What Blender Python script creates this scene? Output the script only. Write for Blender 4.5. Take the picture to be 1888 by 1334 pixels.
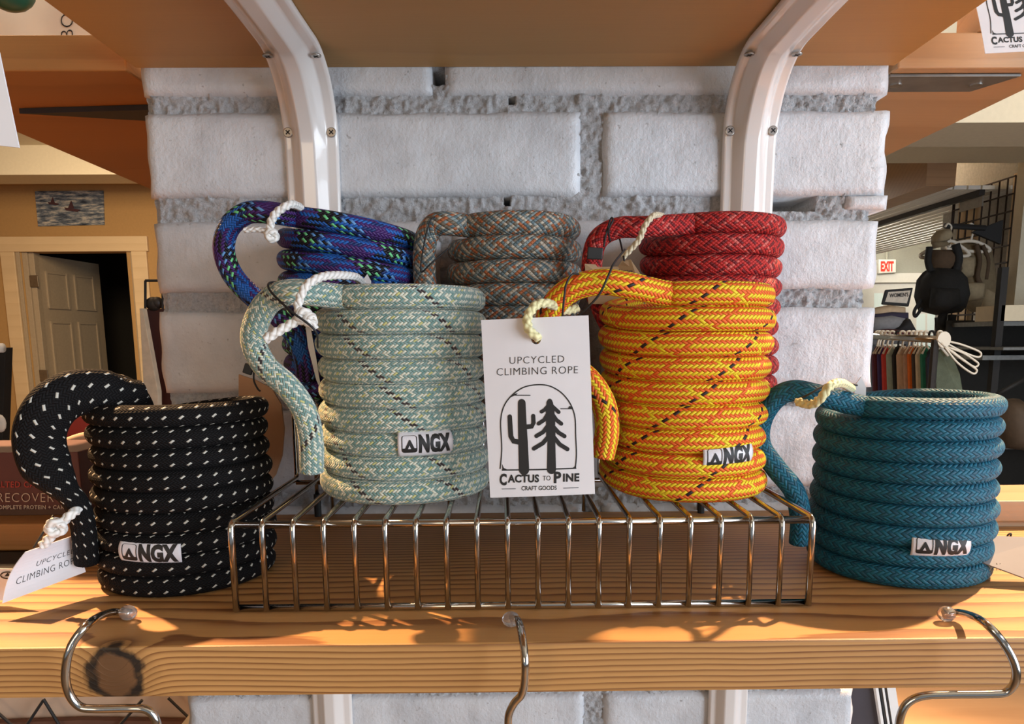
import bpy, bmesh, math, random
from mathutils import Vector, Matrix, noise
random.seed(7)
S = bpy.context.scene
for _o in list(bpy.data.objects): bpy.data.objects.remove(_o)
PI = math.pi
# ------------------------------------------------------------------ camera
FP, PX, PY = 1363.0, 944.0, 839.0
PITCH, YAW, ROLL = math.radians(8.9), math.radians(.55), math.radians(.38)
CAM = Vector((0, -.552, 1.430))
_f = Vector((math.sin(YAW)*math.cos(PITCH), math.cos(YAW)*math.cos(PITCH), -math.sin(PITCH)))
_r = Vector((math.cos(YAW), -math.sin(YAW), 0)); _u = _r.cross(_f)
CR = _r*math.cos(ROLL) - _u*math.sin(ROLL); CU = _r*math.sin(ROLL) + _u*math.cos(ROLL)
cam_data = bpy.data.cameras.new('camera'); cam = bpy.data.objects.new('camera', cam_data)
S.collection.objects.link(cam)
cam.matrix_world = Matrix(((CR.x, CU.x, -_f.x, CAM.x), (CR.y, CU.y, -_f.y, CAM.y), (CR.z, CU.z, -_f.z, CAM.z), (0, 0, 0, 1)))
cam_data.lens = 36*FP/1888; cam_data.sensor_width = 36; cam_data.shift_y = 172/1888
cam_data.clip_start = .01; cam_data.clip_end = 60
S.camera = cam
# ------------------------------------------------------------------ world, lights, exposure
W = bpy.data.worlds.new('world'); S.world = W; W.use_nodes = True
W.node_tree.nodes['Background'].inputs[0].default_value = (.80, .90, 1.0, 1)
W.node_tree.nodes['Background'].inputs[1].default_value = .30
S.view_settings.view_transform = 'Standard'; S.view_settings.look = 'None'
S.view_settings.exposure = .12; S.view_settings.gamma = 1; S.view_settings.use_curve_mapping = False

def light(name, kind, loc, to, power, col, size=.1, sy=None, spot=None, blend=.3):
    d = bpy.data.lights.new(name, kind); d.energy = power; d.color = col
    if kind == 'AREA':
        d.size = size
        if sy: d.shape = 'RECTANGLE'; d.size_y = sy
    else: d.shadow_soft_size = size
    if spot: d.spot_size = math.radians(spot); d.spot_blend = blend
    o = bpy.data.objects.new(name, d); S.collection.objects.link(o); o.location = loc
    o.rotation_euler = (Vector(to) - Vector(loc)).to_track_quat('-Z', 'Y').to_euler()
    return o
light('shop_window_daylight', 'AREA', (2.5, -1.6, 1.5), (0, 0, 1.4), 100, (.80, .89, 1.0), 2.4, 1.6)
light('left_ceiling_bulb', 'SPOT', (-1.05, .50, 2.70), (-.15, -.22, 1.35), 370, (1.0, .58, .28), .02, spot=50)
light('right_ceiling_bulb', 'SPOT', (1.07, .50, 2.70), (.20, -.22, 1.35), 370, (1.0, .62, .33), .02, spot=50)
light('front_fill_light', 'AREA', (-.5, -1.5, 1.55), (0, -.2, 1.35), 3.2, (1.0, .74, .48), .5, .5)  # added warm fill, set low to brighten the board's front face
light('door_room_lamp', 'AREA', (-2.4, 3.3, 2.55), (-2.6, 4.2, .6), 46, (1.0, .76, .48), .8, .8)
light('left_aisle_lamp', 'AREA', (-1.3, 1.2, 2.6), (-1.2, 1.2, 0), 7, (1.0, .70, .42), .5, .5)
light('right_hall_lamp', 'AREA', (2.6, 5.4, 2.45), (2.6, 5.6, 0), 150, (1.0, .95, .86), 2.0, 1.4)
light('right_aisle_lamp', 'AREA', (2.1, .8, 2.5), (2.3, 2.0, .6), 10, (1.0, .86, .68), .6, .6)

def at(px, py, y):
    d = _f + CR*((px-PX)/FP) + CU*((PY-py)/FP)
    return CAM + d*((y-CAM.y)/d.y)
def atz(px, py, z):
    d = _f + CR*((px-PX)/FP) + CU*((PY-py)/FP)
    return CAM + d*((z-CAM.z)/d.z)

# ------------------------------------------------------------------ node helpers
class V:
    def __init__(s, nt, sock): s.nt, s.s = nt, sock
    def _m(s, op, *o):
        n = s.nt.nodes.new('ShaderNodeMath'); n.operation = op
        for k, x in enumerate((s,)+o):
            if isinstance(x, V): s.nt.links.new(x.s, n.inputs[k])
            else: n.inputs[k].default_value = float(x)
        return V(s.nt, n.outputs[0])
    def __add__(s, o): return s._m('ADD', o)
    def __radd__(s, o): return s._m('ADD', o)
    def __sub__(s, o): return s._m('SUBTRACT', o)
    def __rsub__(s, o): return s._m('MULTIPLY', -1)._m('ADD', o)
    def __mul__(s, o): return s._m('MULTIPLY', o)
    def __rmul__(s, o): return s._m('MULTIPLY', o)
    def __truediv__(s, o): return s._m('DIVIDE', o)
    def floor(s): return s._m('FLOOR')
    def frac(s): return s._m('FRACT')
    def mod(s, o): return s._m('FLOORED_MODULO', o)
    def lt(s, o): return s._m('LESS_THAN', o)
    def gt(s, o): return s._m('GREATER_THAN', o)
    def sqrt(s): return s._m('SQRT')
    def sin(s): return s._m('SINE')
    def abs(s): return s._m('ABSOLUTE')
    def max(s, o): return s._m('MAXIMUM', o)
    def min(s, o): return s._m('MINIMUM', o)
    def pow(s, o): return s._m('POWER', o)
    def exp(s): return s._m('EXPONENT')
class Mat:
    def __init__(s, name, col=(.8, .8, .8), rough=.6, metal=0, **kw):
        s.m = bpy.data.materials.new(name); s.m.use_nodes = True; s.nt = s.m.node_tree
        s.b = s.nt.nodes['Principled BSDF']
        s.b.inputs['Base Color'].default_value = (*col, 1); s.b.inputs['Roughness'].default_value = rough
        s.b.inputs['Metallic'].default_value = metal
        for k, v in kw.items():
            s.b.inputs[k.replace('_', ' ')].default_value = v
    def n(s, t, **kw):
        n = s.nt.nodes.new(t)
        for k, v in kw.items():
            if k in n.inputs: n.inputs[k].default_value = v
            else: setattr(n, k, v)
        return n
    def link(s, a, b): s.nt.links.new(a.s if isinstance(a, V) else a, b)
    def coord(s, kind='Object', scale=(1, 1, 1), loc=(0, 0, 0)):
        t = s.n('ShaderNodeTexCoord'); m = s.n('ShaderNodeMapping')
        m.inputs['Scale'].default_value = scale; m.inputs['Location'].default_value = loc
        s.link(t.outputs[kind], m.inputs['Vector']); return m.outputs[0]
    def xyz(s, vec):
        x = s.n('ShaderNodeSeparateXYZ'); s.link(vec, x.inputs[0]); return [V(s.nt, o) for o in x.outputs]
    def noise(s, vec, scale, detail=3, rough=.5):
        n = s.n('ShaderNodeTexNoise'); n.inputs['Scale'].default_value = scale
        n.inputs['Detail'].default_value = detail; n.inputs['Roughness'].default_value = rough
        if vec is not None: s.link(vec, n.inputs['Vector'])
        return V(s.nt, n.outputs['Fac'])
    def ramp(s, fac, stops, mode='LINEAR'):
        r = s.n('ShaderNodeValToRGB'); r.color_ramp.interpolation = mode; e = r.color_ramp.elements
        while len(e) > 1: e.remove(e[0])
        e[0].position = stops[0][0]; e[0].color = (*stops[0][1], 1)
        for p, c in stops[1:]:
            q = e.new(p); q.color = (*c, 1)
        s.link(fac, r.inputs[0]); return r.outputs[0]
    def mix(s, fac, a, b, mode='MIX'):
        n = s.n('ShaderNodeMix', data_type='RGBA', blend_type=mode)
        for k, x in ((0, fac), (6, a), (7, b)):
            if isinstance(x, V) or hasattr(x, 'links'): s.link(x, n.inputs[k])
            elif isinstance(x, tuple): n.inputs[k].default_value = (*x, 1)
            else: n.inputs[k].default_value = x
        return n.outputs[2]
    def bump(s, h, dist, strength=1.0):
        b = s.n('ShaderNodeBump'); b.inputs['Distance'].default_value = dist; b.inputs['Strength'].default_value = strength
        s.link(h, b.inputs['Height']); s.link(b.outputs[0], s.b.inputs['Normal'])
    def color(s, c): s.link(c, s.b.inputs['Base Color'])

def flat(name, col, rough=.7, metal=0, var=.10, bump=0, **kw):
    M = Mat(name, col, rough, metal, **kw)
    v = M.coord('Object'); f = M.noise(v, 60, 4)
    d = tuple(c*(1-var) for c in col); l = tuple(min(1, c*(1+var)) for c in col)
    M.color(M.ramp(f, [(.3, d), (.7, l)]))
    if bump: M.bump(M.noise(v, 400, 3), bump)
    return M.m

# ------------------------------------------------------------------ mesh helpers
def link(o, parent=None):
    S.collection.objects.link(o)
    if parent is not None: o.parent = parent
    return o
def mesh_obj(name, verts, faces, mat=None, parent=None, smooth=False, uvs=None):
    me = bpy.data.meshes.new(name); me.from_pydata([tuple(v) for v in verts], [], faces)
    if uvs is not None:
        l = me.uv_layers.new(name='UVMap'); flatuv = []
        for f in uvs:
            for p in f: flatuv.extend(p)
        l.data.foreach_set('uv', flatuv)
    if mat: me.materials.append(mat)
    if smooth: me.polygons.foreach_set('use_smooth', [True]*len(me.polygons))
    me.update()
    return link(bpy.data.objects.new(name, me), parent)
def tag(o, label=None, cat=None, group=None, kind=None):
    for k, v in (('label', label), ('category', cat), ('group', group), ('kind', kind)):
        if v: o[k] = v
    return o
def empty(name, loc=(0, 0, 0)):
    o = bpy.data.objects.new(name, None); o.location = loc; o.empty_display_size = .02
    return link(o)
def under(root, o):                       # parent an object built in world coordinates under root
    o.parent = root; o.matrix_parent_inverse = Matrix.Translation(-root.location); return o
class MB:
    def __init__(s): s.v, s.f = [], []
    def add(s, v, f):
        k = len(s.v); s.v += [Vector(p) for p in v]; s.f += [tuple(i+k for i in q) for q in f]; return s
    def box(s, x0, x1, y0, y1, z0, z1):
        v = [(x, y, z) for z in (z0, z1) for y in (y0, y1) for x in (x0, x1)]
        return s.add(v, [(0, 2, 3, 1), (4, 5, 7, 6), (0, 1, 5, 4), (2, 6, 7, 3), (0, 4, 6, 2), (1, 3, 7, 5)])
    def prism(s, poly, off):              # planar polygon (3D points) extruded by vector off
        n = len(poly); v = [Vector(p) for p in poly] + [Vector(p)+Vector(off) for p in poly]
        return s.add(v, [tuple(range(n))[::-1], tuple(range(n, 2*n))] + [(i, (i+1) % n, n+(i+1) % n, n+i) for i in range(n)])
    def tube(s, pts, r, seg=10, caps=True):
        v, f, _ = sweep(pts, r, seg, caps); return s.add(v, f)
    def ball(s, c, r, seg=12, sz=(1, 1, 1)):
        c = Vector(c); v = []; f = []; nr = seg//2
        for i in range(1, nr):
            t = PI*i/nr
            for j in range(seg):
                p = 2*PI*j/seg; v.append(c+Vector((math.sin(t)*math.cos(p)*sz[0], math.sin(t)*math.sin(p)*sz[1], math.cos(t)*sz[2]))*r)
        a, b = len(v), len(v)+1; v += [c+Vector((0, 0, r*sz[2])), c-Vector((0, 0, r*sz[2]))]
        for i in range(nr-2):
            for j in range(seg):
                f.append((i*seg+j, (i+1)*seg+j, (i+1)*seg+(j+1) % seg, i*seg+(j+1) % seg))
        for j in range(seg):
            f.append((a, j, (j+1) % seg)); f.append((b, (nr-2)*seg+(j+1) % seg, (nr-2)*seg+j))
        return s.add(v, f)
    def disc(s, c, axis, r, h, seg=20):
        a = Vector(axis).normalized(); t = a.orthogonal().normalized(); b = a.cross(t)
        return s.prism([Vector(c)+(t*math.cos(2*PI*k/seg)+b*math.sin(2*PI*k/seg))*r for k in range(seg)], a*h)
    def build(s, name, mat=None, parent=None, smooth=False, bevel=0):
        o = mesh_obj(name, s.v, s.f, mat, None, smooth)
        if bevel:
            m = o.modifiers.new('bevel', 'BEVEL'); m.width = bevel; m.segments = 2; m.limit_method = 'ANGLE'
        if parent is not None: under(parent, o)
        return o
def sweep(pts, r, seg=10, caps=True, section=None):
    pts = [Vector(p) for p in pts]; n = len(pts); v = []; f = []; uv = []
    T = [(pts[min(i+1, n-1)]-pts[max(i-1, 0)]).normalized() for i in range(n)]
    N = T[0].orthogonal().normalized() if abs(T[0].z) > .9 else (Vector((0, 0, 1))-T[0]*T[0].z).normalized()
    L = 0
    for i in range(n):
        if i:
            L += (pts[i]-pts[i-1]).length; N = (N - T[i]*N.dot(T[i])).normalized()
        B = T[i].cross(N); ri = r(i/(n-1), L) if callable(r) else r
        for k in range(seg):
            a = 2*PI*k/seg; q = section(a, L, i/(n-1)) if section else 1
            if isinstance(q, tuple): v.append(pts[i]+(N*q[0]+B*q[1])*ri)
            else: v.append(pts[i]+(N*math.cos(a)+B*math.sin(a))*ri*q)
        uv.append(L)
    fu = []
    for i in range(n-1):
        for k in range(seg):
            k2 = (k+1) % seg; f.append((i*seg+k, i*seg+k2, (i+1)*seg+k2, (i+1)*seg+k))
            fu.append(((uv[i], k/seg), (uv[i], (k+1)/seg), (uv[i+1], (k+1)/seg), (uv[i+1], k/seg)))
    if caps:
        f.append(tuple(range(seg))[::-1]); fu.append(((0, 0),)*seg)
        f.append(tuple(range((n-1)*seg, n*seg))); fu.append(((0, 0),)*seg)
    return v, f, fu
def spline(P, sub=10):
    P = [Vector(p) for p in P]; Q = [P[0]*2-P[1]]+P+[P[-1]*2-P[-2]]; out = []
    for i in range(1, len(Q)-2):
        a, b, c, d = Q[i-1:i+3]
        for k in range(sub):
            t = k/sub
            out.append(.5*((2*b)+(c-a)*t+(2*a-5*b+4*c-d)*t*t+(3*b-a-3*c+d)*t*t*t))
    out.append(P[-1]); return out
def text2d(txt, h, bold=0, align='LEFT', sp=1.0):
    """letters as flat polygons: list of verts (x,y) and faces, cap height = h"""
    c = bpy.data.curves.new('t', 'FONT'); c.body = txt; c.size = 1; c.offset = bold; c.resolution_u = 3; c.space_character = sp
    o = bpy.data.objects.new('t', c); S.collection.objects.link(o)
    dg = bpy.context.evaluated_depsgraph_get(); me = o.evaluated_get(dg).to_mesh()
    v = [(p.co.x, p.co.y) for p in me.vertices]; f = [tuple(p.vertices) for p in me.polygons]
    o.evaluated_get(dg).to_mesh_clear(); bpy.data.objects.remove(o); bpy.data.curves.remove(c)
    k = h/.70; x0 = min(p[0] for p in v); x1 = max(p[0] for p in v)
    ox = x0 if align == 'LEFT' else (x0+x1)/2
    return [((x-ox)*k, y*k) for x, y in v], f
def fit_text(txt, x0, x1, yb, yt, bold=0, sp=1.0):
    """text scaled to fill x0..x1, baseline yb, cap top yt (any 2D frame, y either way)"""
    v, f = text2d(txt, 1, bold, sp=sp); w = max(p[0] for p in v)
    return [(x0+(x1-x0)*p[0]/w, yb+(yt-yb)*p[1]) for p in v], f
def stroke2d(pts, w, closed=False):
    v = []; f = []; n = len(pts); wf = w if callable(w) else (lambda t: w)
    P = [Vector((p[0], p[1])) for p in pts]
    for i in range(n):
        if closed: a, b = P[i-1], P[(i+1) % n]
        else: a, b = P[max(i-1, 0)], P[min(i+1, n-1)]
        t = (b-a).normalized(); m = Vector((-t.y, t.x))*wf(i/(n-1))/2
        v += [tuple(P[i]+m), tuple(P[i]-m)]
    for i in range(n if closed else n-1):
        j = (i+1) % n; f.append((2*i, 2*i+1, 2*j+1, 2*j))
    if not closed:
        for e, s in ((0, -1), (n-1, 1)):
            k = len(v); c = P[e]; t = (P[1]-P[0]).normalized()*-1 if e == 0 else (P[-1]-P[-2]).normalized()
            r = wf(e/(n-1))/2; a0 = math.atan2(t.y, t.x)
            v.append(tuple(c)); v += [(c.x+r*math.cos(a0-PI/2+PI*q/8), c.y+r*math.sin(a0-PI/2+PI*q/8)) for q in range(9)]
            f += [(k, k+1+q, k+2+q) for q in range(8)]
    return v, f
def printed(name, items, fn, mat, parent):
    v = []; f = []
    for a, b in items:
        k = len(v); v += [fn(*p) for p in a]; f += [tuple(i+k for i in q) for q in b]
    o = mesh_obj(name, v, f, mat)
    if parent is not None: under(parent, o)
    return o
def poly2d(*p): return list(p), [tuple(range(len(p)))]

# ------------------------------------------------------------------ materials
def wood_mat(name, light_c, dark_c, axis_y, axis_z, ring, contrast=1.0, knots=(), rough=.55, soft=.5, wav=.012):
    """pine: growth rings around a long axis parallel to x, cut by the board's faces"""
    M = Mat(name, rough=rough); v = M.coord('Object')
    x, y, z = M.xyz(v)
    n1 = M.noise(M.coord('Object', (5, 14, 14)), 1, 2); n2 = M.noise(M.coord('Object', (25, 160, 160)), 1, 3)
    yy = y-axis_y; zz = z-axis_z
    r = (yy*yy+zz*zz).sqrt() + (n1-.5)*wav + (n2-.5)*.0010
    kd = None
    for kx, ky, kz, s in knots:
        d2 = (x-kx)*(x-kx)+(y-ky)*(y-ky)+(z-kz)*(z-kz)
        r = r + (d2*(-1/(s*s))).exp()*s*.9
        d = d2.sqrt() + (M.noise(M.coord('Object'), 120, 4)-.5)*s*.75
        q = d/s; kd = q if kd is None else kd.min(q)
    ph = (r/ring).frac(); line = (ph*ph*ph)*(1-(ph-.93).max(0)*14)
    line = line*(.45+n1*1.1)
    fine = M.noise(M.coord('Object', (12, 700, 700)), 1, 2)
    c = M.mix((line*contrast).min(1), light_c, dark_c)
    c = M.mix((fine-.35).max(0).min(1)*soft, c, tuple(q*.72 for q in light_c))
    c = M.mix((M.noise(M.coord('Object', (3, 9, 9)), 1, 2)-.42).max(0)*1.6, c, tuple(q*.80 for q in light_c))
    if kd is not None:
        rim = (1.5-((kd-.80)*(1/.16)).abs()).max(0)
        core = kd.lt(.75)
        c = M.mix((1.5-kd).max(0).min(1)*.75, c, tuple(q*.42 for q in light_c))
        c = M.mix(core, c, (.15, .07, .028)); c = M.mix(rim.min(1)*(n2*.8+.55).min(1), c, (.016, .010, .007))
    M.color(c); M.bump(line*.6+fine*.4, .00035, .6)
    return M.m
KN = atz(212, 1245, 1.3); KNOT = at(212, 1243, -.2475)
M_shelf = wood_mat('pine_shelf_wood', (.58, .30, .10), (.20, .068, .016), -.26, 1.02, .0027, 1.7, [(KNOT.x, KNOT.y, KNOT.z, .0135)], .5, .75, .0065)
M_upper = wood_mat('smooth_plywood', (.50, .285, .095), (.36, .19, .058), -.1, 2.05, .011, .35, (), .6, .45)
M_side = wood_mat('amber_pine', (.37, .165, .045), (.22, .085, .02), .2, 2.2, .016, .5, (), .5)
M_sidew = wood_mat('honey_pine', (.44, .27, .14), (.31, .17, .08), .3, 2.3, .02, .5, (), .5)
M_trim = wood_mat('pale_pine_trim', (.78, .58, .34), (.58, .38, .18), 5, -3, .09, .35, (), .5)

def paint_mat():
    M = Mat('grey_painted_brick', rough=.42); v = M.coord('Object')
    c = M.ramp(M.noise(v, 22, 5, .6), [(.3, (.50, .52, .55)), (.55, (.62, .64, .67)), (.75, (.68, .70, .72))])
    c = M.mix((M.noise(v, 260, 2)-.69).max(0)*6, c, (.16, .14, .13)); M.color(c)
    h = M.noise(M.coord('Object', (420, 420, 40)), 1, 3)*.14 + M.noise(v, 230, 4, .65)*.8 + M.noise(v, 45, 3)*.9
    M.bump(h, .0011, .9); return M.m
M_brick = paint_mat()
def mortar_mat():
    M = Mat('painted_mortar', rough=.55); v = M.coord('Object')
    f = M.noise(v, 520, 5, .75)
    c = M.ramp(f, [(.25, (.12, .11, .11)), (.36, (.50, .51, .53)), (.6, (.68, .69, .71))]); M.color(c)
    M.bump(f, .0024, 1.0); return M.m
M_mortar = mortar_mat()
M_white = Mat('white_enamel_steel', (.74, .70, .67), .22, 0, Coat_Weight=.5).m
M_screw = Mat('zinc_screw', (.45, .43, .40), .35, 1).m
M_slot = flat('black_screw_slot', (.02, .02, .02))
M_chrome = Mat('chrome_wire', (.55, .52, .49), .13, 1).m
M_plug = Mat('clear_plastic_tip', (.9, .85, .82), .12, 0, Transmission_Weight=.85, IOR=1.45).m
M_rubber = flat('black_rubber', (.015, .015, .015), .6)
M_paper = flat('white_card', (.74, .72, .74), .7, var=.02)
M_ink = flat('black_ink', (.012, .011, .011), .6, var=0)
M_satin = Mat('white_satin_ribbon', (.70, .68, .72), .38, 0, Sheen_Weight=.3)
_v = M_satin.coord('Object'); M_satin.bump(M_satin.noise(M_satin.coord('Object', (2600, 2600, 500)), 1, 1), .0002, .5); M_satin = M_satin.m
M_kraft = flat('kraft_card', (.50, .35, .21), .8, var=.06)
M_string = flat('black_elastic_string', (.012, .012, .013), .6)

def cord_mat(name, a, b):
    M = Mat(name, a, .55, 0, Sheen_Weight=.4)
    u, w, _ = M.xyz(M.n('ShaderNodeTexCoord').outputs['UV'])
    ph = (w*3+u*260).frac(); h = ((ph*PI).sin()).abs()
    M.color(M.mix(h.pow(.6), b, a)); M.bump(h, .0005, .9); return M.m
M_cordw = cord_mat('white_twisted_cord', (.82, .80, .76), (.62, .58, .52))
M_cordy = cord_mat('yellow_cream_cord', (.80, .76, .42), (.60, .55, .27))
M_cordc = cord_mat('cream_cord', (.72, .62, .42), (.5, .42, .27))

def braid_mat(name, A, B, C=.037, N=16, k=None, rough=.62, noise_amt=.25, bump=.0007, fuzz=.0, plain=False, spec=.4, fleck=0):
    """climbing rope sheath: 2N strands, two over two under, colours follow each strand"""
    M = Mat(name, rough=rough, Sheen_Weight=fuzz); uv = M.n('ShaderNodeTexCoord').outputs['UV']
    u, w, _ = M.xyz(uv); k = k or 1/C
    a = (w+u*k)*N; b = (w-u*k)*N + 1000*N; a = a+1000*N
    i, j = a.floor(), b.floor(); fa, fb = a.frac(), b.frac()
    if plain:
        m = (i+j).mod(2); top = m.lt(.5); al_a, al_b = fb, fa
    else:
        m = (i+j).mod(4); top = m.lt(1.5); al_a = (m+fb)*.5; al_b = (m-2+fa)*.5
    across = top*fa + (1-top)*fb; along = top*al_a + (1-top)*al_b
    q = across*2-1; h = (1-q*q).max(0).sqrt()*(.45+.55*(along*PI).sin().max(0).sqrt())
    def cols(L, idx):
        L = (L*N)[:N]; e = []; prev = None
        for t, c in enumerate(L):
            if c != prev: e.append((t/N, c)); prev = c
        return M.ramp((idx.mod(N)+.5)/N, e, 'CONSTANT')
    ca = cols(A, i)
    if fleck: ca = M.mix((i+j).mod(fleck).lt(fleck/2-.5), B[0], ca)
    c = M.mix(top, cols(B, j), ca)
    nz = M.noise(uv, 900, 2)
    hs = M.mix((nz-.5)*2*noise_amt+noise_amt*.5, c, (.0, .0, .0), 'MULTIPLY')
    c = M.mix(((nz-.35)*1.6).max(0).min(1)*noise_amt, c, (1, 1, 1), 'SOFT_LIGHT')
    M.color(c); M.bump(h, bump, 1.0); M.b.inputs['Specular IOR Level'].default_value = spec
    return M.m
Y_, O_, K_ = (.86, .60, .015), (.80, .125, .012), (.02, .012, .012)
M_orange = braid_mat('orange_yellow_rope', [Y_]*6+[O_]+[Y_]*7+[K_]+[Y_]*5, [O_]*9+[Y_]+[O_]*10, N=20, k=21)
g1, g2, g3, g4 = (.15, .28, .255), (.66, .68, .54), (.52, .52, .20), (.22, .34, .31)
M_mint = braid_mat('pale_teal_rope', [g2, g2, g4, g2, g3, g2, g1, g2, g2, g4, g2, g2, g1, g3, g2, g2, g4, g2, g1, g2, g2, g3], [g1, g4, g1, g1, g2, g1, g4, g1, g1, g4, K_, K_, g1, g4, g1, g1, g2, g4, g1, g1, g4, g1, g4, g1, g1, g4], N=26, k=23, fuzz=.5, rough=.85, noise_amt=.5)
b1, b2, b3, b4, b5, b6 = (.012, .10, .40), (.055, .016, .13), (.005, .005, .010), (.16, .62, .25), (.010, .03, .14), (.12, .30, .62)
M_blue = braid_mat('blue_purple_rope', [b1]*6+[b5]+[b3]*5+[b2]*5+[b5]*3, [b2]*4+[b1]*5+[b3, b4, b3, b4, b3, b6, b3, b6]+[b2]*3, N=20, k=21, rough=.5)
q1, q2, q3, q4, q5 = (.10, .15, .165), (.48, .42, .33), (.38, .12, .045), (.15, .12, .085), (.22, .27, .27)
M_grey = braid_mat('grey_brown_rope', [q1, q2, q4, q1, q3, q5, q2, q1, q4, q5, q3, q2, q1, q5, q4, q3, q5, q2], [q4, q5, q1, q2, q5, q4, q3, q1, q2, q5, q1, q4, q5, q3, q1, q2, q4, q3], N=18, k=22, plain=True)
r1, r2, r3 = (.50, .020, .018), (.16, .006, .010), (.62, .12, .10)
M_red = braid_mat('red_rope', [r1, r1, r2, r1, r3, r2, r1, r1, r2, r1, r1, r2, r3, r1, r2, r1, r1, r2], [r2, r1, r1, r2, r1, r1, r3, r2, r1, r1, r2, r1, r1, r3, r1, r2, r1, r1], N=18, k=22, plain=True)
k1, k2 = (.0065, .006, .0065), (.52, .50, .44)
M_black = braid_mat('black_flecked_rope', [k2, k1, k1, k1], [k1], N=24, k=24, rough=.75, spec=.15, fleck=8)
M_blackw = braid_mat('black_flecked_wide_rope', [k2, k1, k1, k1], [k1], C=.060, N=36, rough=.75, spec=.15, fleck=8)
t1, t2 = (.005, .115, .19), (.005, .075, .13)
M_teal = braid_mat('teal_rope', [t1, t1, t2, t1], [t1, t2], N=16, k=22, rough=.6)
# ================================================================== THE SETTING NEAR THE CAMERA
ZS = 1.300; TH = .0232; YF = -.2478
# ---- brick pier
rows = [(60, 175), (207, 362), (408, 535), (570, 718), (752, 900), (930, 1082), (1112, 1248), (1278, 1470)]
lefts = [257, 269, 285, 294, 303, 318, 335, 351]
rights = [1644, 1640, 1619, 1612, 1603, 1594, 1582, 1572]
joints = [(796, 820), (1070, 1112), (812, 836), (1072, 1110), (812, 836), (1074, 1108), (812, 836), (1076, 1112)]
wall = empty('wall_back', (0, 0, 1.0)); wall['kind'] = 'structure'
def brick_mesh(x0, x1, z0, z1, seed, ragL=0, ragR=0):
    nx = max(10, int((x1-x0)/.0045)); nz = max(8, int((z1-z0)/.0040)); v = []; f = []
    for iz in range(nz+1):
        for ix in range(nx+1):
            x = x0+(x1-x0)*ix/nx; z = z0+(z1-z0)*iz/nz
            ex = min(x-x0, x1-x); ez = min(z-z0, z1-z)
            wob = noise.noise(Vector((x*30, z*30, seed)))
            e = min(ex, ez); y = -.0015*noise.noise(Vector((x*9, z*14, seed+5)))
            y += .0028*max(0, 1-e/.0035)**2 + .0007*noise.noise(Vector((x*70, z*70, seed)))
            dx = dz = 0
            if ez < .004: dz = .0016*wob*(1-ez/.004)
            if ex < .004:
                amp = .0016 if (ix > nx/2 and not ragR) or (ix <= nx/2 and not ragL) else .0045
                dx = amp*noise.noise(Vector((z*45, seed*3, 1)))*(1-ex/.004)
                if (ix > nx/2 and ragR) or (ix <= nx/2 and ragL): y += .003*(1-ex/.004)
            v.append((x+dx, y-.0025, z+dz))
    W_ = nx+1
    for iz in range(nz):
        for ix in range(nx): f.append((iz*W_+ix, iz*W_+ix+1, (iz+1)*W_+ix+1, (iz+1)*W_+ix))
    rim = [ix for ix in range(W_)] + [iz*W_+nx for iz in range(1, nz+1)] + [nz*W_+ix for ix in range(nx-1, -1, -1)] + [iz*W_ for iz in range(nz-1, 0, -1)]
    k = len(v); v += [(v[i][0], .10, v[i][2]) for i in rim]
    n = len(rim)
    f += [(rim[(q+1) % n], rim[q], k+q, k+(q+1) % n) for q in range(n)]; f.append(tuple(k+q for q in range(n)))
    return v, f
for ri, (ya, yb) in enumerate(rows):
    zt = at(1000, ya, 0).z; zb = at(1000, yb, 0).z; ym = (ya+yb)/2
    xl = at(lefts[ri], ym, 0).x; xr = at(rights[ri], ym, 0).x
    j0, j1 = [at(q, ym, 0).x for q in joints[ri]]
    for si, (a, b) in enumerate(((xl, j0), (j1, xr))):
        v, f = brick_mesh(a, b, zb, zt, ri*2+si, si == 0, si == 1)
        under(wall, mesh_obj('brick', v, f, M_brick, smooth=True))
# the small brick sliver at the right edge of the third joint
p, q = at(1560, 386, 0), at(1638, 360, 0)
v, f = brick_mesh(p.x, q.x, p.z, q.z, 40); under(wall, mesh_obj('brick', v, f, M_brick, smooth=True))
# lower courses down to the floor, unseen from the front but part of the pier
zlo = at(1000, 1490, 0).z; n_low = 12
for k in range(n_low):
    z1 = zlo-k*(zlo/n_low); z0 = z1-(zlo/n_low)+.011
    for a, b in ((-.262, -.05 if k % 2 else .06), (-.038 if k % 2 else .072, .272)):
        mb = MB().box(a, b, -.0025, .10, z0, z1-.001); mb.build('brick', M_brick, wall, bevel=.003)
# mortar core, a rough recessed surface behind the bricks
def mortar():
    x0, x1, z0, z1 = at(272, 300, 0).x, .268, 1.02, 1.90; nx, nz = 400, 600; v = []; f = []
    holes = [(at(1466, 373, 0), .0155, .0058), (at(808, 139, 0), .0045, .0050), (at(936, 366, 0), .0022, .0045), (at(945, 184, 0), .002, .0025)]
    for iz in range(nz+1):
        for ix in range(nx+1):
            x = x0+(x1-x0)*ix/nx; z = z0+(z1-z0)*iz/nz; P = Vector((x, 0, z))
            y = .0015 + .0022*noise.noise(P*150) + .0026*noise.noise(P*360) + .0015*noise.noise(P*60)
            if x > at(1440, 500, 0).x: y += .0022*noise.noise(P*600) + .0005
            for c, rx, rz in holes:
                if abs(x-c.x) < rx and abs(z-c.z) < rz: y = .045
            if x < x0+.004 or x > x1-.004: y += .006
            v.append((x, y, z))
    W_ = nx+1
    for iz in range(nz):
        for ix in range(nx): f.append((iz*W_+ix, iz*W_+ix+1, (iz+1)*W_+ix+1, (iz+1)*W_+ix))
    o = mesh_obj('mortar', v, f, M_mortar, smooth=True); o['kind'] = 'stuff'; under(wall, o)
mortar()
MB().box(-.250, .266, .046, .30, 0, 1.90).build('pier_core', M_mortar, wall)
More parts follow.
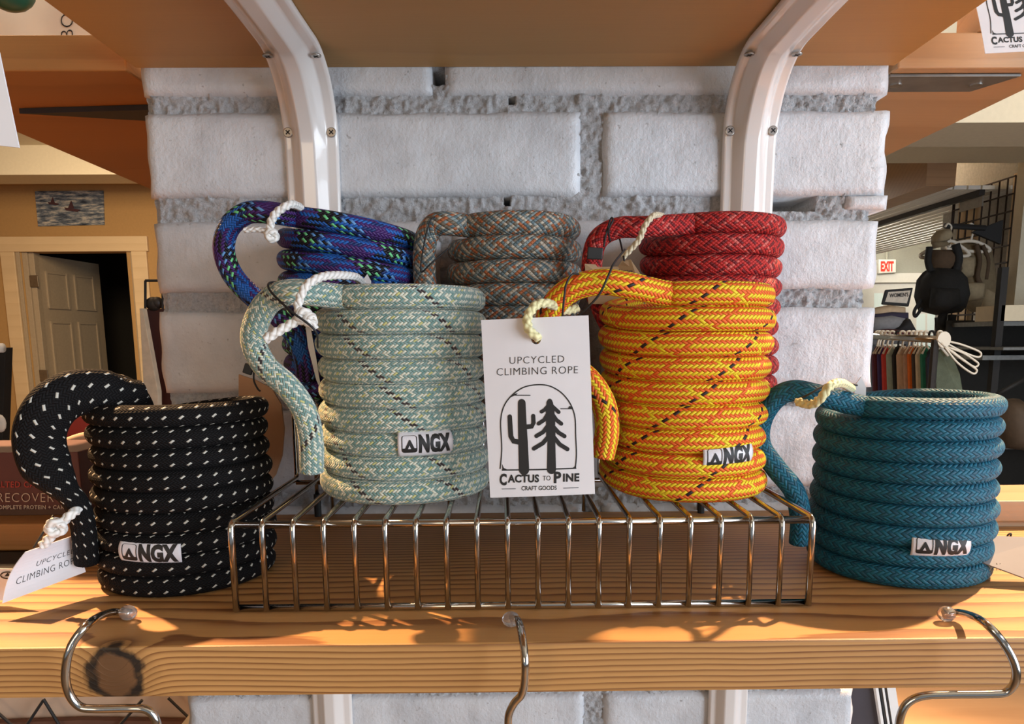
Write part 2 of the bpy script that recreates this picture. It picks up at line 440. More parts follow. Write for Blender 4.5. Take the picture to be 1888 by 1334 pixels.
MB().box(-.252, .268, .006, .30, 0, 1.02).box(-.252, .268, .006, .3, 1.90, 2.75).build('pier_core', M_mortar, wall)

# ---- boards
def board(name, x0, x1, y0, y1, z0, z1, mat, label, cat='shelf', bev=.0012, wavy=False):
    o = MB().box(x0, x1, y0, y1, z0, z1).build(name, mat, bevel=bev); tag(o, label, cat); return o
board('lower_shelf', -.62, .66, YF, -.0022, ZS-TH, ZS, M_shelf, 'thick orange pine shelf board with a dark knot, carrying the rope mugs')
board('upper_shelf', -.2535, .2745, -.40, -.0022, 1.617, 1.640, M_upper, 'upper wooden shelf board seen from underneath on two white brackets')
# side shelves beyond the pier, at the height of the upper shelf
pl = at(250, 130, .002)
board('side_shelf', -.437, -.262, .002, .90, 1.617, 1.6405, M_side, 'amber wooden shelf board seen from below to the left of the brick pier')
board('side_shelf', .279, .402, .002, .90, 1.617, 1.6405, M_sidew, 'honey brown wooden shelf board seen from below to the right of the brick pier')
# flat steel mending plate under the right side shelf, and a dark bracket under the left one
plate = empty('mending_plate', (.36, .03, 1.615)); tag(plate, 'flat grey steel plate screwed under the right side shelf', 'plate')
M_steel = flat('dull_grey_steel', (.20, .20, .19), .45, .7, var=.15)
a, b = at(1645, 150, .02), atz(1868, 152, 1.615)
MB().prism([(.279, .012, 1.6168), (.374, .012, 1.6168), (.358, .046, 1.6168), (.279, .046, 1.6168)], (0, 0, -.0022)).build('plate_bar', M_steel, plate, bevel=.0006)
for x in (.292, .352): MB().disc((x, .029, 1.6146), (0, 0, -1), .0042, .0009, 16).build('screw', M_screw, plate)
M_dark = flat('dark_blackened_steel', (.035, .03, .028), .5, .3)
sb = MB().prism([(-.262, .075, 1.6168), (-.39, .085, 1.6168), (-.262, .115, 1.6168)], (0, 0, -.004)).build('corner_brace', M_dark)
tag(sb, 'dark pointed metal brace under the amber side shelf left of the pier', 'bracket')

# ---- white shelf brackets: pressed steel, raised rib, flanges, screws
def bracket(name, x, zb, zt, ztop, y_out, label, wv=.0375, hidden=False, lean=0):
    R = .055; path = []          # (y, z) of the back of the bracket, and outward normal
    n = 12
    for k in range(6): path.append((0.0, zb+(zt-R-zb)*k/6, 0))
    for k in range(n+1):
        a = (PI/2)*k/n; path.append((-R+R*math.cos(a), zt-R+R*math.sin(a), a))
    for k in range(1, 9): path.append((-R-(y_out-R)*k/8, zt, PI/2))
    root = empty(name, (x, -.003, zb)); tag(root, label, 'bracket', None)
    def sec(depth, w0, w1):       # cross-section offsets (across, out)
        rib = .26
        return [(-.5, .0025), (-.46, .0040), (-.34, .0040), (-.24, depth*.75), (-.15, depth), (.10, depth), (.20, depth*.78), (.30, .0045), (.46, .0040), (.5, .0025), (.5, 0), (-.5, 0)]
    v = []; f = []; m = None
    for i, (y, z, a) in enumerate(path):
        # deeper web in the bend: fills the corner like a pressed gusset
        t = math.exp(-((i-11)/5.0)**2); dep = .009+.005*t; w = wv*(1+.02*t)
        if i > 18: w = wv*(.97-.05*(i-18)/8); dep = .009
        nrm = Vector((0, -math.cos(a), -math.sin(a)))
        s = sec(dep, w, w); m = len(s)
        for q, (ac, out) in enumerate(s):
            v.append(Vector((x+ac*w+lean*(i/len(path))**2, y-.003, z-.0003)) + nrm*out)
    for i in range(len(path)-1):
        for q in range(m):
            f.append((i*m+q, i*m+(q+1) % m, (i+1)*m+(q+1) % m, (i+1)*m+q))
    f.append(tuple(range(m))); f.append(tuple(range((len(path)-1)*m, len(path)*m))[::-1])
    o = mesh_obj('bracket_body', v, f, M_white, smooth=True); under(root, o)
    bv = o.modifiers.new('bevel', 'BEVEL'); bv.width = .0012; bv.segments = 3; bv.limit_method = 'ANGLE'; bv.angle_limit = math.radians(20)
    o.modifiers.new('wn', 'WEIGHTED_NORMAL')
    if not hidden:
        spots = []
        for sx in (-.40, .40):
            spots.append((Vector((x+sx*wv, -.0085, zt-.044)), Vector((0, -1, 0))))
            spots.append((Vector((x+sx*wv*1.02, -.046, zt-.0068)), Vector((0, 0, -1))))
            spots.append((Vector((x+sx*wv*1.04, -.15, zt-.0050)), Vector((0, 0, -1))))
        for c, d in spots:
            s = MB().disc(c, d, .0034, .0012, 18); sc = s.build('screw', M_screw, root, bevel=.0005)
            t = d.orthogonal().normalized(); b = d.cross(t); c2 = c+d*.0013; mb = MB()
            for u_, w_ in ((t, b), (b, t)):
                mb.prism([c2-u_*.0019-w_*.0004, c2+u_*.0019-w_*.0004, c2+u_*.0019+w_*.0004, c2-u_*.0019+w_*.0004], d*.0001)
            so = mb.build('screw_slot', M_slot); so.parent = sc
    return root
bracket('shelf_bracket', at(573, 300, -.010).x, 1.50, 1.6168, 0, .335, 'left white steel shelf bracket curving up to the upper shelf above the blue mug')
bracket('shelf_bracket', at(1384, 300, -.010).x, 1.50, 1.6168, 0, .335, 'right white steel shelf bracket curving up to the upper shelf above the red mug')
bracket('shelf_bracket', at(616, 1310, 0).x, 1.05, ZS-TH-.0002, 0, .200, 'white bracket leg on the pier under the lower shelf, left of the middle hook', .031, True)
bracket('shelf_bracket', at(1338, 1310, 0).x, 1.05, ZS-TH-.0002, 0, .200, 'white bracket leg on the pier under the lower shelf, right of the middle hook', .031, True)

# ---- two-step chrome wire rack
Z1, Z2 = ZS+.0467, ZS+.0934
YR, YM, YB = -.2090, -.094, -.004
XL, XR = -.1305, .1470
rack = empty('wire_rack', (.008, -.10, ZS)); tag(rack, 'two-step chrome wire rack that lifts the middle mugs on the shelf', 'rack')
rw = .00145
def arc_path(pts, r=.004, n=4):
    out = [Vector(pts[0])]
    for i in range(1, len(pts)-1):
        a, b, c = Vector(pts[i-1]), Vector(pts[i]), Vector(pts[i+1])
        p, q = b+(a-b).normalized()*r, b+(c-b).normalized()*r
        for k in range(n+1):
            t = k/n; out.append(p*(1-t)**2+b*2*t*(1-t)+q*t*t)
    out.append(Vector(pts[-1])); return out
for k in range(20):
    x = XL+(XR-XL)*k/19
    r_ = rw*1.15 if k in (0, 19) else rw
    pts = [(x, YR, ZS+.0012), (x, YR, Z1-r_), (x, YM, Z1-r_), (x, YM, Z2-r_), (x, YB, Z2-r_)]
    if k in (0, 19, 6, 13): pts += [(x, YB, ZS+.001)]
    MB().tube(arc_path(pts, .0045), r_, 8).build('wire', M_chrome, rack, smooth=True)
for nm, y, z, r in (('rail', YR+.0028, Z1-.0034, .0019), ('rail', YR+.0022, ZS+.0019, .0018), ('rail', YM+.0026, Z2-.0035, .0017), ('rail', YB-.004, Z2-.0035, .0017), ('rail', YM-.003, Z1-.0040, .0015)):
    MB().tube([(XL, y, z), ((XL+XR)/2, y, z), (XR, y, z)], r, 10).build(nm, M_chrome, rack, smooth=True)
for k in (6, 13):
    x = XL+(XR-XL)*k/19
for x, y_ in ((at(588, 930, -.006).x, -.010), (at(1290, 930, -.006).x, -.010)):
    MB().tube([(x, y_, Z2-.004), (x, y_, ZS+.012)], .0016, 8).build('back_leg', M_chrome, rack, smooth=True)
    MB().tube([(x, y_, ZS+.017), (x, y_, ZS+.0002)], .0026, 10).build('rubber_foot', M_rubber, rack)

# ---- S hooks over the shelf's front edge
def hook(pts, label, tip):
    root = empty('wire_hook', pts[0]); tag(root, label, 'hook')
    MB().tube(spline(pts, 8), .0017, 10).build('hook_wire', M_chrome, root, smooth=True)
    MB().ball(tip, .0036, 16, (1.15, 1, 1)).build('plastic_tip', M_plug, root, smooth=True)
zt = ZS+.0040
hook([atz(240, 1130, zt), atz(205, 1128, zt+.0010), at(168, 1145, -.262), at(133, 1187, -.2705), at(121, 1235, -.2715), at(126, 1275, -.271), at(146, 1301, -.270), at(175, 1306, -.2695), at(235, 1305, -.267), at(268, 1307, -.266), at(285, 1322, -.2655), at(292, 1350, -.265), at(294, 1400, -.265)],
     'chrome S hook over the shelf edge beside the knot', atz(236, 1129, zt))
hook([atz(946, 1139, zt), at(956, 1145, -.248), at(963, 1175, -.262), at(968, 1215, -.2685), at(968, 1250, -.268), at(962, 1279, -.267), at(948, 1296, -.266), at(938, 1318, -.2655), at(937, 1350, -.265), at(937, 1400, -.265)],
     'chrome S hook over the middle of the shelf edge, seen edge-on', atz(942, 1141, zt))
hook([atz(1742, 1130, zt), atz(1772, 1129, zt+.001), at(1812, 1145, -.262), at(1850, 1185, -.2695), at(1871, 1225, -.2715), at(1872, 1255, -.2715), at(1856, 1275, -.2700), at(1830, 1279, -.2695), at(1750, 1280, -.268), at(1700, 1283, -.267), at(1672, 1297, -.266), at(1660, 1322, -.2655), at(1657, 1350, -.265), at(1656, 1400, -.265)],
     'chrome S hook over the shelf edge in front of the teal mug', atz(1745, 1131, zt))

# ================================================================== ROPE MUGS
def rope_tube(name, pts, r, mat, parent, seg=20, section=None, u0=0):
    v, f, fu = sweep(pts, r, seg, True, section)
    o = mesh_obj(name, v, f, mat, smooth=True, uvs=fu); under(parent, o); return o
def ngx_items():
    it = []
    v, f = fit_text('NGX', .36, .96, .20, .82, .065, 1.06); it.append((v, f))
    # emblem: rounded square outline, tent, filled base
    sq = []
    for cx, cy, a0 in ((.285, .73, 0), (.115, .73, 90), (.115, .28, 180), (.285, .28, 270)):
        for k in range(5):
            a = math.radians(a0+22.5*k); sq.append((cx+.04*math.cos(a), cy+.09*math.sin(a)))
    it.append(stroke2d(sq, .016, True))
    it.append(poly2d((.080, .36), (.125, .36), (.195, .66), (.215, .66), (.285, .36), (.320, .36), (.322, .26), (.29, .19), (.11, .19), (.078, .26)))
    return it
NGX = ngx_items()
TENT_HOLE = poly2d((.175, .34), (.225, .34), (.20, .46))
def mug(name, label, cx, cy, z0, z1, R, turns, th_end, mat, handle_pts, lab=None, hr=None, hsec=None, squash=1.0, drift=0, wob=.0006, seed=0, ramp=.5, tilt=(0, 0)):
    """name: coiled rope body, rope handle, woven bottom, sewn ribbon label"""
    root = empty(name, (cx, cy, z0)); tag(root, label, 'mug')
    pitch = (z1-z0)/turns; a = pitch/2; T = turns-1
    rr = R-a; step = 72; body = []
    zc0 = z0+a; rise = (z1-z0-2*a)/T
    for i in range(int(-.62*step), T*step+1):
        t = i/step; th = th_end + (T-t)*2*PI
        # each turn climbs one rope's thickness round the back and lies level across the front
        fr = t-math.floor(t); g = min(1, fr/ramp)
        z = zc0 + rise*(math.floor(t)+g*g*(3-2*g)) if t >= 0 else zc0
        wv = wob*math.sin(th*2+seed+t*.7)+wob*.8*math.sin(t*1.9+seed*2)
        e = max(0, 1-(t+.62)/.12); rad = rr+wv+drift*(z-z0)-e*a*1.2
        x_, y_ = rad*math.cos(th), rad*math.sin(th)
        body.append(Vector((cx+x_, cy+y_, z+(tilt[0]*x_+tilt[1]*y_)*(z-zc0)/(z1-z0))))
    pw = lambda c, e: math.copysign(abs(c)**e, c)
    sec = lambda an, L, t: (pw(math.cos(an), .91)*1.03, pw(math.sin(an), .91))
    if isinstance(hsec, str): pass
    rope_tube('rope_body', body, a, mat, root, 20, sec)
    # spiral bottom disc of the same rope
    b2 = []
    for i in range(3*40):
        t = i/40; q = rr-2*a*t-a*.2
        if q < a*.4: break
        th = th_end - t*2*PI; b2.append(Vector((cx+q*math.cos(th), cy+q*math.sin(th), zc0+.0006)))
    rope_tube('rope_bottom', b2, a*.98, mat, root, 14)
    if handle_pts:
        hp = spline([body[-7], body[-1]]+[Vector(p) for p in handle_pts], 12)
        rope_tube('handle', hp, hr or a*1.02, mat, root, 20, hsec if callable(hsec) else None)
    if lab:
        px0, px1, pyc, hgt, ltilt = lab
        # angular range and height from where the ribbon is sewn on the front
        def ang(px):
            best = min(((abs((proj2((cx+R*math.cos(t), cy+R*math.sin(t), zl(pyc)))[0])-px)), t) for t in [PI+PI*q/900 for q in range(1, 900)])
            return best[1]
        def zl(py):
            return ZLAB[name+mat.name]
        # solve ribbon height
        tm = 1.5*PI; zbest = min((abs(proj2((cx+R*math.cos(tm), cy+R*math.sin(tm), z0+(z1-z0)*q/500))[1]-pyc), z0+(z1-z0)*q/500) for q in range(500))[1]
        kk = round((zbest-zc0)/rise*2)/2*rise+zc0 if False else zbest
        ZLAB[name+mat.name] = kk
        t0, t1 = ang(px0), ang(px1); hh = hgt/2
        def surf(s, t, off=.0009):          # s along, t up 0..1
            th = t0+(t1-t0)*s; ph = (t-.5)*PI*.86; k = hh
            rad = rr + drift*(kk-z0) + (a+off)*math.cos(ph*.92)**.8
            z = kk + hh*math.sin(ph)/math.sin(PI*.43) + ltilt*(s-.5)
            return Vector((cx+rad*math.cos(th), cy+rad*math.sin(th), z))
        v = []; f = []; nx, ny = 24, 12
        for i in range(ny+1):
            for j in range(nx+1): v.append(surf(j/nx, i/ny))
        for i in range(ny):
            for j in range(nx): f.append((i*(nx+1)+j, i*(nx+1)+j+1, (i+1)*(nx+1)+j+1, (i+1)*(nx+1)+j))
        lo = mesh_obj('sewn_label', v, f, M_satin, smooth=True); under(root, lo)
        so = lo.modifiers.new('solid', 'SOLIDIFY'); so.thickness = .0005; so.offset = -1
        lo['label'] = 'white satin ribbon with black lettering'
        def subdivided(items):
            out = []
            for vv, ff in items:
                bm = bmesh.new(); bv = [bm.verts.new((p[0], p[1], 0)) for p in vv]
                for q in ff:
                    try: bm.faces.new([bv[i] for i in q])
                    except ValueError: pass
                bmesh.ops.triangulate(bm, faces=bm.faces)
                for _ in range(3):
                    e = [x for x in bm.edges if x.calc_length() > .05]
                    if e: bmesh.ops.subdivide_edges(bm, edges=e, cuts=1); bmesh.ops.triangulate(bm, faces=bm.faces)
                bm.verts.index_update()
                out.append(([(q.co.x, q.co.y) for q in bm.verts], [tuple(q.index for q in fc.verts) for fc in bm.faces])); bm.free()
            return out
        t2 = printed('lettering', subdivided(NGX), lambda s, t: surf(s, .10+t*.82, .00105), M_ink, None); t2.parent = lo
        t3 = printed('emblem_tent_door', [TENT_HOLE], lambda s, t: surf(s, .10+t*.82, .00118), M_satin, None); t3.parent = lo
    return root
ZLAB = {}
def proj2(p):
    d = Vector(p)-CAM; z = d.dot(_f); return (PX+FP*d.dot(CR)/z, PY-FP*d.dot(CU)/z)
A = at
mint = mug('rope_mug', 'pale teal and cream rope mug with black tracer threads, front left on the wire rack', -.0560, -.1405, Z1+.0002, 1.4575, .0462, 9, math.radians(236), M_mint,
    [A(545, 538, -.186), A(500, 552, -.180), A(474, 590, -.178), A(468, 632, -.178), A(490, 676, -.180), A(530, 712, -.182), A(560, 755, -.181), A(573, 805, -.179), A(575, 868, -.176)],
    (733, 834, 820, .0128, 0), seed=1)
orange = mug('rope_mug', 'bright orange and yellow rope mug, front right on the wire rack behind the big tag', .0995, -.1405, Z1+.0002, 1.4580, .0462, 9, math.radians(246), M_orange,
    [A(1160, 526, -.186), A(1105, 520, -.186), A(1050, 535, -.184), A(1014, 575, -.180), A(1012, 625, -.176), A(1040, 665, -.174), A(1085, 700, -.176), A(1113, 745, -.178), A(1119, 795, -.179), A(1110, 842, -.178)],
    (1296, 1386, 842, .0128, .0016), seed=4)
blue = mug('rope_mug', 'blue, purple and green patterned rope mug at the back left of the rack', -.1005, -.0500, Z2+.0002, 1.5065, .0462, 9, math.radians(232), M_blue,
    [A(500, 392, -.098), A(455, 393, -.096), A(422, 420, -.093), A(413, 462, -.092), A(430, 508, -.092), A(470, 550, -.094), A(515, 585, -.096), A(548, 625, -.097), A(562, 665, -.096), A(566, 700, -.094)],
    None, seed=2, tilt=(-.20, 0))
grey = mug('rope_mug', 'grey and brown flecked rope mug in the middle of the back row', .0073, -.0480, Z2+.0002, 1.5075, .0438, 8, math.radians(222), M_grey,
    [A(828, 412, -.076), A(802, 415, -.074), A(787, 436, -.072), A(782, 475, -.070), A(784, 525, -.070), A(790, 580, -.072)],
    None, seed=5)
red = mug('rope_mug', 'red rope mug with dark flecks at the back right of the rack', .1370, -.0490, Z2+.0002, 1.5058, .0458, 9, math.radians(240), M_red,
    [A(1190, 418, -.094), A(1140, 420, -.094), A(1104, 440, -.092), A(1092, 478, -.090), A(1094, 525, -.090), A(1110, 570, -.090), A(1130, 610, -.090)],
    None, seed=3)
def blk_sec(an, L, t):
    k = min(1, t*7); w = 1+.62*k
    return (math.cos(an)*(1+.05*k), math.sin(an)*w)
mugblack = mug('rope_mug', 'black rope mug with white flecks standing on the shelf at far left', -.1795, -.1430, ZS+.0002, 1.3990, .0468, 9, math.radians(196), M_black, None,
    (221, 334, 1020, .0125, -.0012), seed=6)
rope_tube('handle', spline([A(262, 722, -.160), A(225, 728, -.168), A(180, 722, -.176), A(130, 727, -.184), A(92, 755, -.190), A(73, 800, -.192), A(82, 850, -.192), A(112, 893, -.190), A(142, 930, -.186), A(154, 975, -.182), A(160, 1036, -.179)], 12), lambda t, L: .0062,
    M_blackw, mugblack, 20, lambda an, L, t: (math.cos(an)*(1.0 + (.85 if t < .62 else .85-.9*min(1, (t-.62)/.12))*min(1, t*6)), math.sin(an)*1.0))
v, f, fu = sweep(spline([A(150, 712, -.150), A(200, 706, -.140), A(238, 716, -.132), A(262, 745, -.128), A(270, 790, -.125)], 10), .0058, 16)
o = mesh_obj('handle', v, f, M_blackw, smooth=True, uvs=fu); under(mugblack, o)
teal = mug('rope_mug', 'plain teal rope mug standing on the shelf at far right', .2245, -.1420, ZS+.0002, 1.3995, .0476, 9, math.radians(215), M_teal,
    [A(1508, 728, -.168), A(1462, 720, -.164), A(1428, 736, -.160), A(1404, 775, -.156), A(1402, 820, -.156), A(1430, 862, -.158), A(1464, 905, -.160), A(1476, 955, -.160), A(1474, 1000, -.158)],
    (1680, 1788, 1007, .0125, 0), seed=8)

# ---------------------------------------------------------------- cords, strings, tags
def cord(name, label, pts, r, mat, knots=(), parent=None, frayed=False):
    P = [Vector(p) for p in pts]; root = empty(name, P[0])
    if label: tag(root, label, 'cord')
    sec = lambda an, L, t: 1+.16*math.cos(3*(an-L*2*PI*90))
    v, f, fu = sweep(spline(P, 14), r, 14, True, sec)
    under(root, mesh_obj('cord_strand', v, f, mat, smooth=True, uvs=fu))
    for c, k in knots:
        c = Vector(c); pts2 = []
        for q in range(40):
            t = 2*PI*q/39*1.5
            pts2.append(c+Vector((math.cos(t)*1.5, math.sin(t*1.33)*.8, math.sin(t)*1.6))*r*k)
        v, f, fu = sweep(pts2, r*.95, 12, True, sec)
        under(root, mesh_obj('knot', v, f, mat, smooth=True, uvs=fu))
    return root
cord('tag_cord', 'white twisted cord knotted around the handle of the pale teal mug', [A(668, 520, -.150), A(650, 509, -.172), A(600, 509, -.194), A(566, 526, -.202), A(550, 560, -.203), A(552, 582, -.202)], .0019, M_cordw, [(A(560, 583, -.203), .8), (A(572, 590, -.203), .55)])
cord('tag_cord', 'frayed white cord end hanging in the loop of the pale teal handle', [A(560, 583, -.202), A(535, 598, -.204), A(510, 612, -.206), A(488, 626, -.207)], .0021, M_cordw)
cord('tag_cord', 'short white cord end below the knot on the pale teal mug', [A(566, 585, -.202), A(575, 595, -.203), A(580, 606, -.202)], .0018, M_cordw)
cord('tag_cord', 'white cord tied round the handle of the blue mug', [A(554, 382, -.090), A(535, 377, -.108), A(510, 392, -.112), A(499, 412, -.112), A(500, 434, -.110)], .0022, M_cordw, [(A(501, 434, -.111), .6)])
cord('tag_cord', 'thin white cord end crossing the loop of the blue handle', [A(500, 430, -.110), A(478, 423, -.110), A(460, 424, -.110), A(450, 424, -.110)], .0015, M_cordw)
cord('tag_cord', 'cream cord tied round the handle of the red mug', [A(1222, 398, -.086), A(1206, 397, -.104), A(1190, 415, -.108), A(1178, 442, -.108), A(1160, 462, -.106), A(1148, 474, -.104)], .0017, M_cordc)
cord('tag_cord', 'pale yellow cord wrapped over the handle of the teal mug', [A(1570, 716, -.165), A(1550, 706, -.184), A(1530, 712, -.192), A(1515, 732, -.192), A(1496, 745, -.186), A(1470, 740, -.178)], .0021, M_cordy)
cord('tag_cord', 'pale yellow cord through the hole of the big white tag', [A(1064, 568, -.170), A(1040, 572, -.176), A(1012, 560, -.192), A(990, 562, -.1965), A(974, 582, -.2000), A(974, 604, -.2015), A(986, 619, -.2005), A(995, 623, -.1965)], .0021, M_cordy)
cord('tag_cord', 'white cord with a thick knot tied to the black mug\'s handle', [A(160, 928, -.178), A(135, 945, -.194), A(108, 968, -.197), A(92, 990, -.198), A(78, 1006, -.198)], .0022, M_cordw, [(A(103, 972, -.199), .8)])

def string(name, label, pts, r=.00055, mat=None):
    o = MB().tube(spline(pts, 10), r, 6).build(name, mat or M_string, smooth=True); tag(o, label, 'string'); return o
string('elastic_string', 'thin black string slanting over the pale teal handle to its knot', [A(515, 520, -.160), A(496, 522, -.188), A(500, 538, -.1955), A(535, 572, -.2055), A(580, 608, -.2065), A(586, 640, -.196)])
string('elastic_string', 'thin black string looped down the left of the orange handle', [A(1075, 508, -.185), A(1056, 505, -.1930), A(1044, 524, -.1950), A(1040, 550, -.1950), A(1036, 590, -.192)])
string('elastic_string', 'thin black string crossing the top of the orange handle', [A(1152, 460, -.14), A(1132, 485, -.185), A(1122, 507, -.1945), A(1103, 545, -.1945), A(1070, 578, -.190), A(1045, 592, -.186)])
string('elastic_string', 'thin black string over the grey mug\'s handle', [A(822, 402, -.070), A(798, 402, -.0825), A(789, 420, -.0835), A(781, 455, -.0820), A(776, 500, -.0800), A(795, 485, -.082), A(826, 458, -.080)])
string('elastic_string', 'thin black string over the handle of the red mug', [A(1125, 445, -.100), A(1122, 425, -.1035), A(1130, 406, -.1040), A(1126, 403, -.1005), A(1118, 430, -.1035), A(1113, 455, -.1035)])
string('elastic_string', 'thin black string hanging inside the red handle to the kraft tag', [A(1142, 438, -.09), A(1146, 455, -.097), A(1151, 480, -.110)])
string('elastic_string', 'thin black string over the handle of the teal mug', [A(1472, 737, -.178), A(1500, 722, -.183), A(1530, 706, -.180), A(1560, 706, -.172), A(1580, 710, -.165)])
string('elastic_string', 'black string loop below the black clip left of the pale teal mug', [A(469, 676, -.10), A(468, 700, -.10), A(475, 716, -.10), A(480, 721, -.10)], .0006)
string('elastic_string', 'thin black string beside the white paper tag of the black mug', [A(98, 950, -.180), A(80, 980, -.188), A(62, 1010, -.194)], .0006)
def clip(loc_px, y, w, h, label, rot=0):
    c = A(*loc_px, y); o = MB().box(-w/2, w/2, -.0012, .0012, -h/2, h/2).build('security_clip', M_rubber, bevel=.0005)
    o.location = c; o.rotation_euler = (0, rot, 0); tag(o, label, 'clip'); return o
clip((1097, 467), -.1045, .0090, .0068, 'small black plastic clip on the handle of the red mug', .06)
clip((458, 680), -.1020, .0054, .0062, 'small black square clip hanging left of the pale teal handle', .35)

# paper tags
def emblem_items():
    """drawing in tag units: s across 0..1, t down 0..1 (measured on the photograph's tag)"""
    ex, ey = Vector((695, -33)), Vector((62, 1152)); det = ex.x*ey.y-ex.y*ey.x
    def c(x, y):
        x -= 60; y -= 105; return ((x*ey.y-y*ey.x)/det, (ex.x*y-ex.y*x)/det)
    H = lambda w: w/695
    asp = 1.656   # tag height over width, so that strokes keep their width
    def st(pts, w, closed=False):
        q = [(a, b*asp) for a, b in (c(*p) for p in pts)]
        v, f = stroke2d(q, (lambda t: H(w(t))) if callable(w) else H(w), closed); return [(a, b/asp) for a, b in v], f
    def pg(*pts): return [c(*p) for p in pts], [tuple(range(len(pts)))]
    arch = [(188, 1062), (198, 930), (190, 790), (192, 730), (205, 670), (235, 615), (285, 565), (345, 530), (420, 515), (500, 520), (570, 553), (620, 600), (655, 655), (678, 730), (684, 850), (690, 960), (685, 1052)]
    sp = [(p.x, p.y) for p in spline([(x, y, 0) for x, y in arch], 6)]
    it = [st(sp, 8), st([(203, 1072), (440, 1066), (687, 1055)], 9), st([(285, 583), (382, 583)], 6), st([(583, 668), (655, 668)], 6)]
    it += [pg((240, 608), (275, 575), (302, 570), (290, 582), (265, 592)), pg((628, 668), (640, 650), (656, 655), (664, 672), (650, 668)),
           pg((200, 1030), (212, 1058), (240, 1070), (203, 1074)), pg((690, 1020), (676, 1048), (650, 1058), (688, 1056))]
    # cactus
    it += [st([(328, 632), (332, 760), (338, 880), (346, 1068)], lambda t: 50+18*t), st([(250, 722), (254, 800), (258, 850), (275, 880), (330, 890)], lambda t: 30+6*t), st([(404, 716), (406, 760), (396, 783), (350, 788)], lambda t: 27+6*t)]
    # pine
    it += [st([(524, 850), (527, 1064)], lambda t: 50+10*t), pg((490, 625), (500, 608), (512, 603), (524, 610), (532, 628), (542, 680), (548, 760), (552, 870), (490, 870), (488, 760), (486, 680))]
    for pts, w in (([(500, 650), (478, 676), (458, 688)], 24), ([(520, 645), (545, 668), (570, 690)], 25), ([(498, 705), (475, 742), (440, 765)], 26), ([(530, 705), (555, 740), (588, 765)], 26),
                   ([(500, 780), (470, 820), (426, 846)], 27), ([(532, 780), (570, 822), (610, 846)], 27), ([(505, 850), (468, 893), (410, 928)], 28), ([(538, 850), (580, 900), (630, 930)], 28)):
        it.append(st(pts, w))
    words = []
    def tx(s, x0, x1, yb, yt, dy, bold=0, sp=1.0):
        v, f = fit_text(s, x0, x1, 0, 1, bold, sp)
        words.append(([c(x, (yb+(yt-yb)*y)+dy*(x-x0)/(x1-x0)) for x, y in v], f))
    tx('UPCYCLED', 247, 602, 383, 337, -12, -.012, 1.12); tx('CLIMBING ROPE', 163, 692, 458, 410, -18, -.012, 1.1)
    tx('C', 184, 232, 1168, 1098, 0, .045); tx('ACTUS', 238, 446, 1152, 1104, -5, .04, 1.05); tx('TO', 470, 522, 1138, 1106, -2, .0)
    tx('P', 543, 592, 1150, 1080, 0, .045); tx('INE', 604, 712, 1142, 1092, -3, .04, 1.05)
    tx('CRAFT GOODS', 330, 563, 1204, 1176, -6, .012)
    words.append(st([(200, 1197), (290, 1194)], 4)); words.append(st([(608, 1186), (706, 1183)], 4))
    return it, words
EMB, WORDS = emblem_items()
def paper_tag(name, label, fn, items=(EMB, WORDS), inked=True, parent_loc=None, hole=True):
    """fn(s, t, off) maps tag units to space; off lifts the print off the card"""
    root = empty(name, fn(.5, .0, 0)); tag(root, label, 'tag')
    hs, ht, hr = .505, .118, .046; s0, s1 = hs-.09, hs+.09; t0, t1 = ht-.055, ht+.055
    ss = sorted([0, .12, .24, s0, s1, .70, .80, .9, 1]); ts = sorted([0, t0, t1] + [.25+.075*k for k in range(11)])
    v = []; f = []; idx = {}
    def g(s, t):
        k = (round(s, 4), round(t, 4))
        if k not in idx: idx[k] = len(v); v.append(fn(s, t, 0))
        return idx[k]
    for i in range(len(ss)-1):
        for j in range(len(ts)-1):
            if hole and ss[i] == s0 and ts[j] == t0:
                n = 24; sq = []
                for q in range(n):
                    a = 2*PI*q/n+PI/4; cx_, cy_ = math.cos(a), math.sin(a); m = max(abs(cx_), abs(cy_))
                    sq.append((hs+cx_/m*.09, ht+cy_/m*.055, hs+math.cos(a)*hr, ht+math.sin(a)*hr/1.656))
                k = len(v)
                for p in sq: v.append(fn(p[0], p[1], 0)); v.append(fn(p[2], p[3], 0))
                for q in range(n):
                    r_ = (q+1) % n; f.append((k+2*q, k+2*q+1, k+2*r_+1, k+2*r_))
            else: f.append((g(ss[i], ts[j]), g(ss[i+1], ts[j]), g(ss[i+1], ts[j+1]), g(ss[i], ts[j+1])))
    o = mesh_obj('card', v, f, M_paper, smooth=False); under(root, o)
    m = o.modifiers.new('solid', 'SOLIDIFY'); m.thickness = .0004; m.offset = 0
    if inked:
        if items[0]: printed('cactus_and_pine_drawing', items[0], lambda s, t: fn(s, t, .00035), M_ink, root)
        for it_ in (items[1] if len(items[1]) < 3 else [items[1]]):
            printed('lettering', it_ if isinstance(it_, list) else [it_], lambda s, t: fn(s, t, .00035), M_ink, root)
    return root
TL, TR, BL = A(887, 590, -.1970), A(1085, 581, -.1990), A(904, 917, -.2010)
ex, ey = TR-TL, BL-TL; nn = ex.cross(ey).normalized(); nn = nn if nn.y < 0 else -nn
paper_tag('paper_tag', 'large white printed tag with a cactus and a pine hanging from the orange mug', lambda s, t, o: TL+ex*s+ey*t+nn*(o+.0008*math.sin(s*PI)))
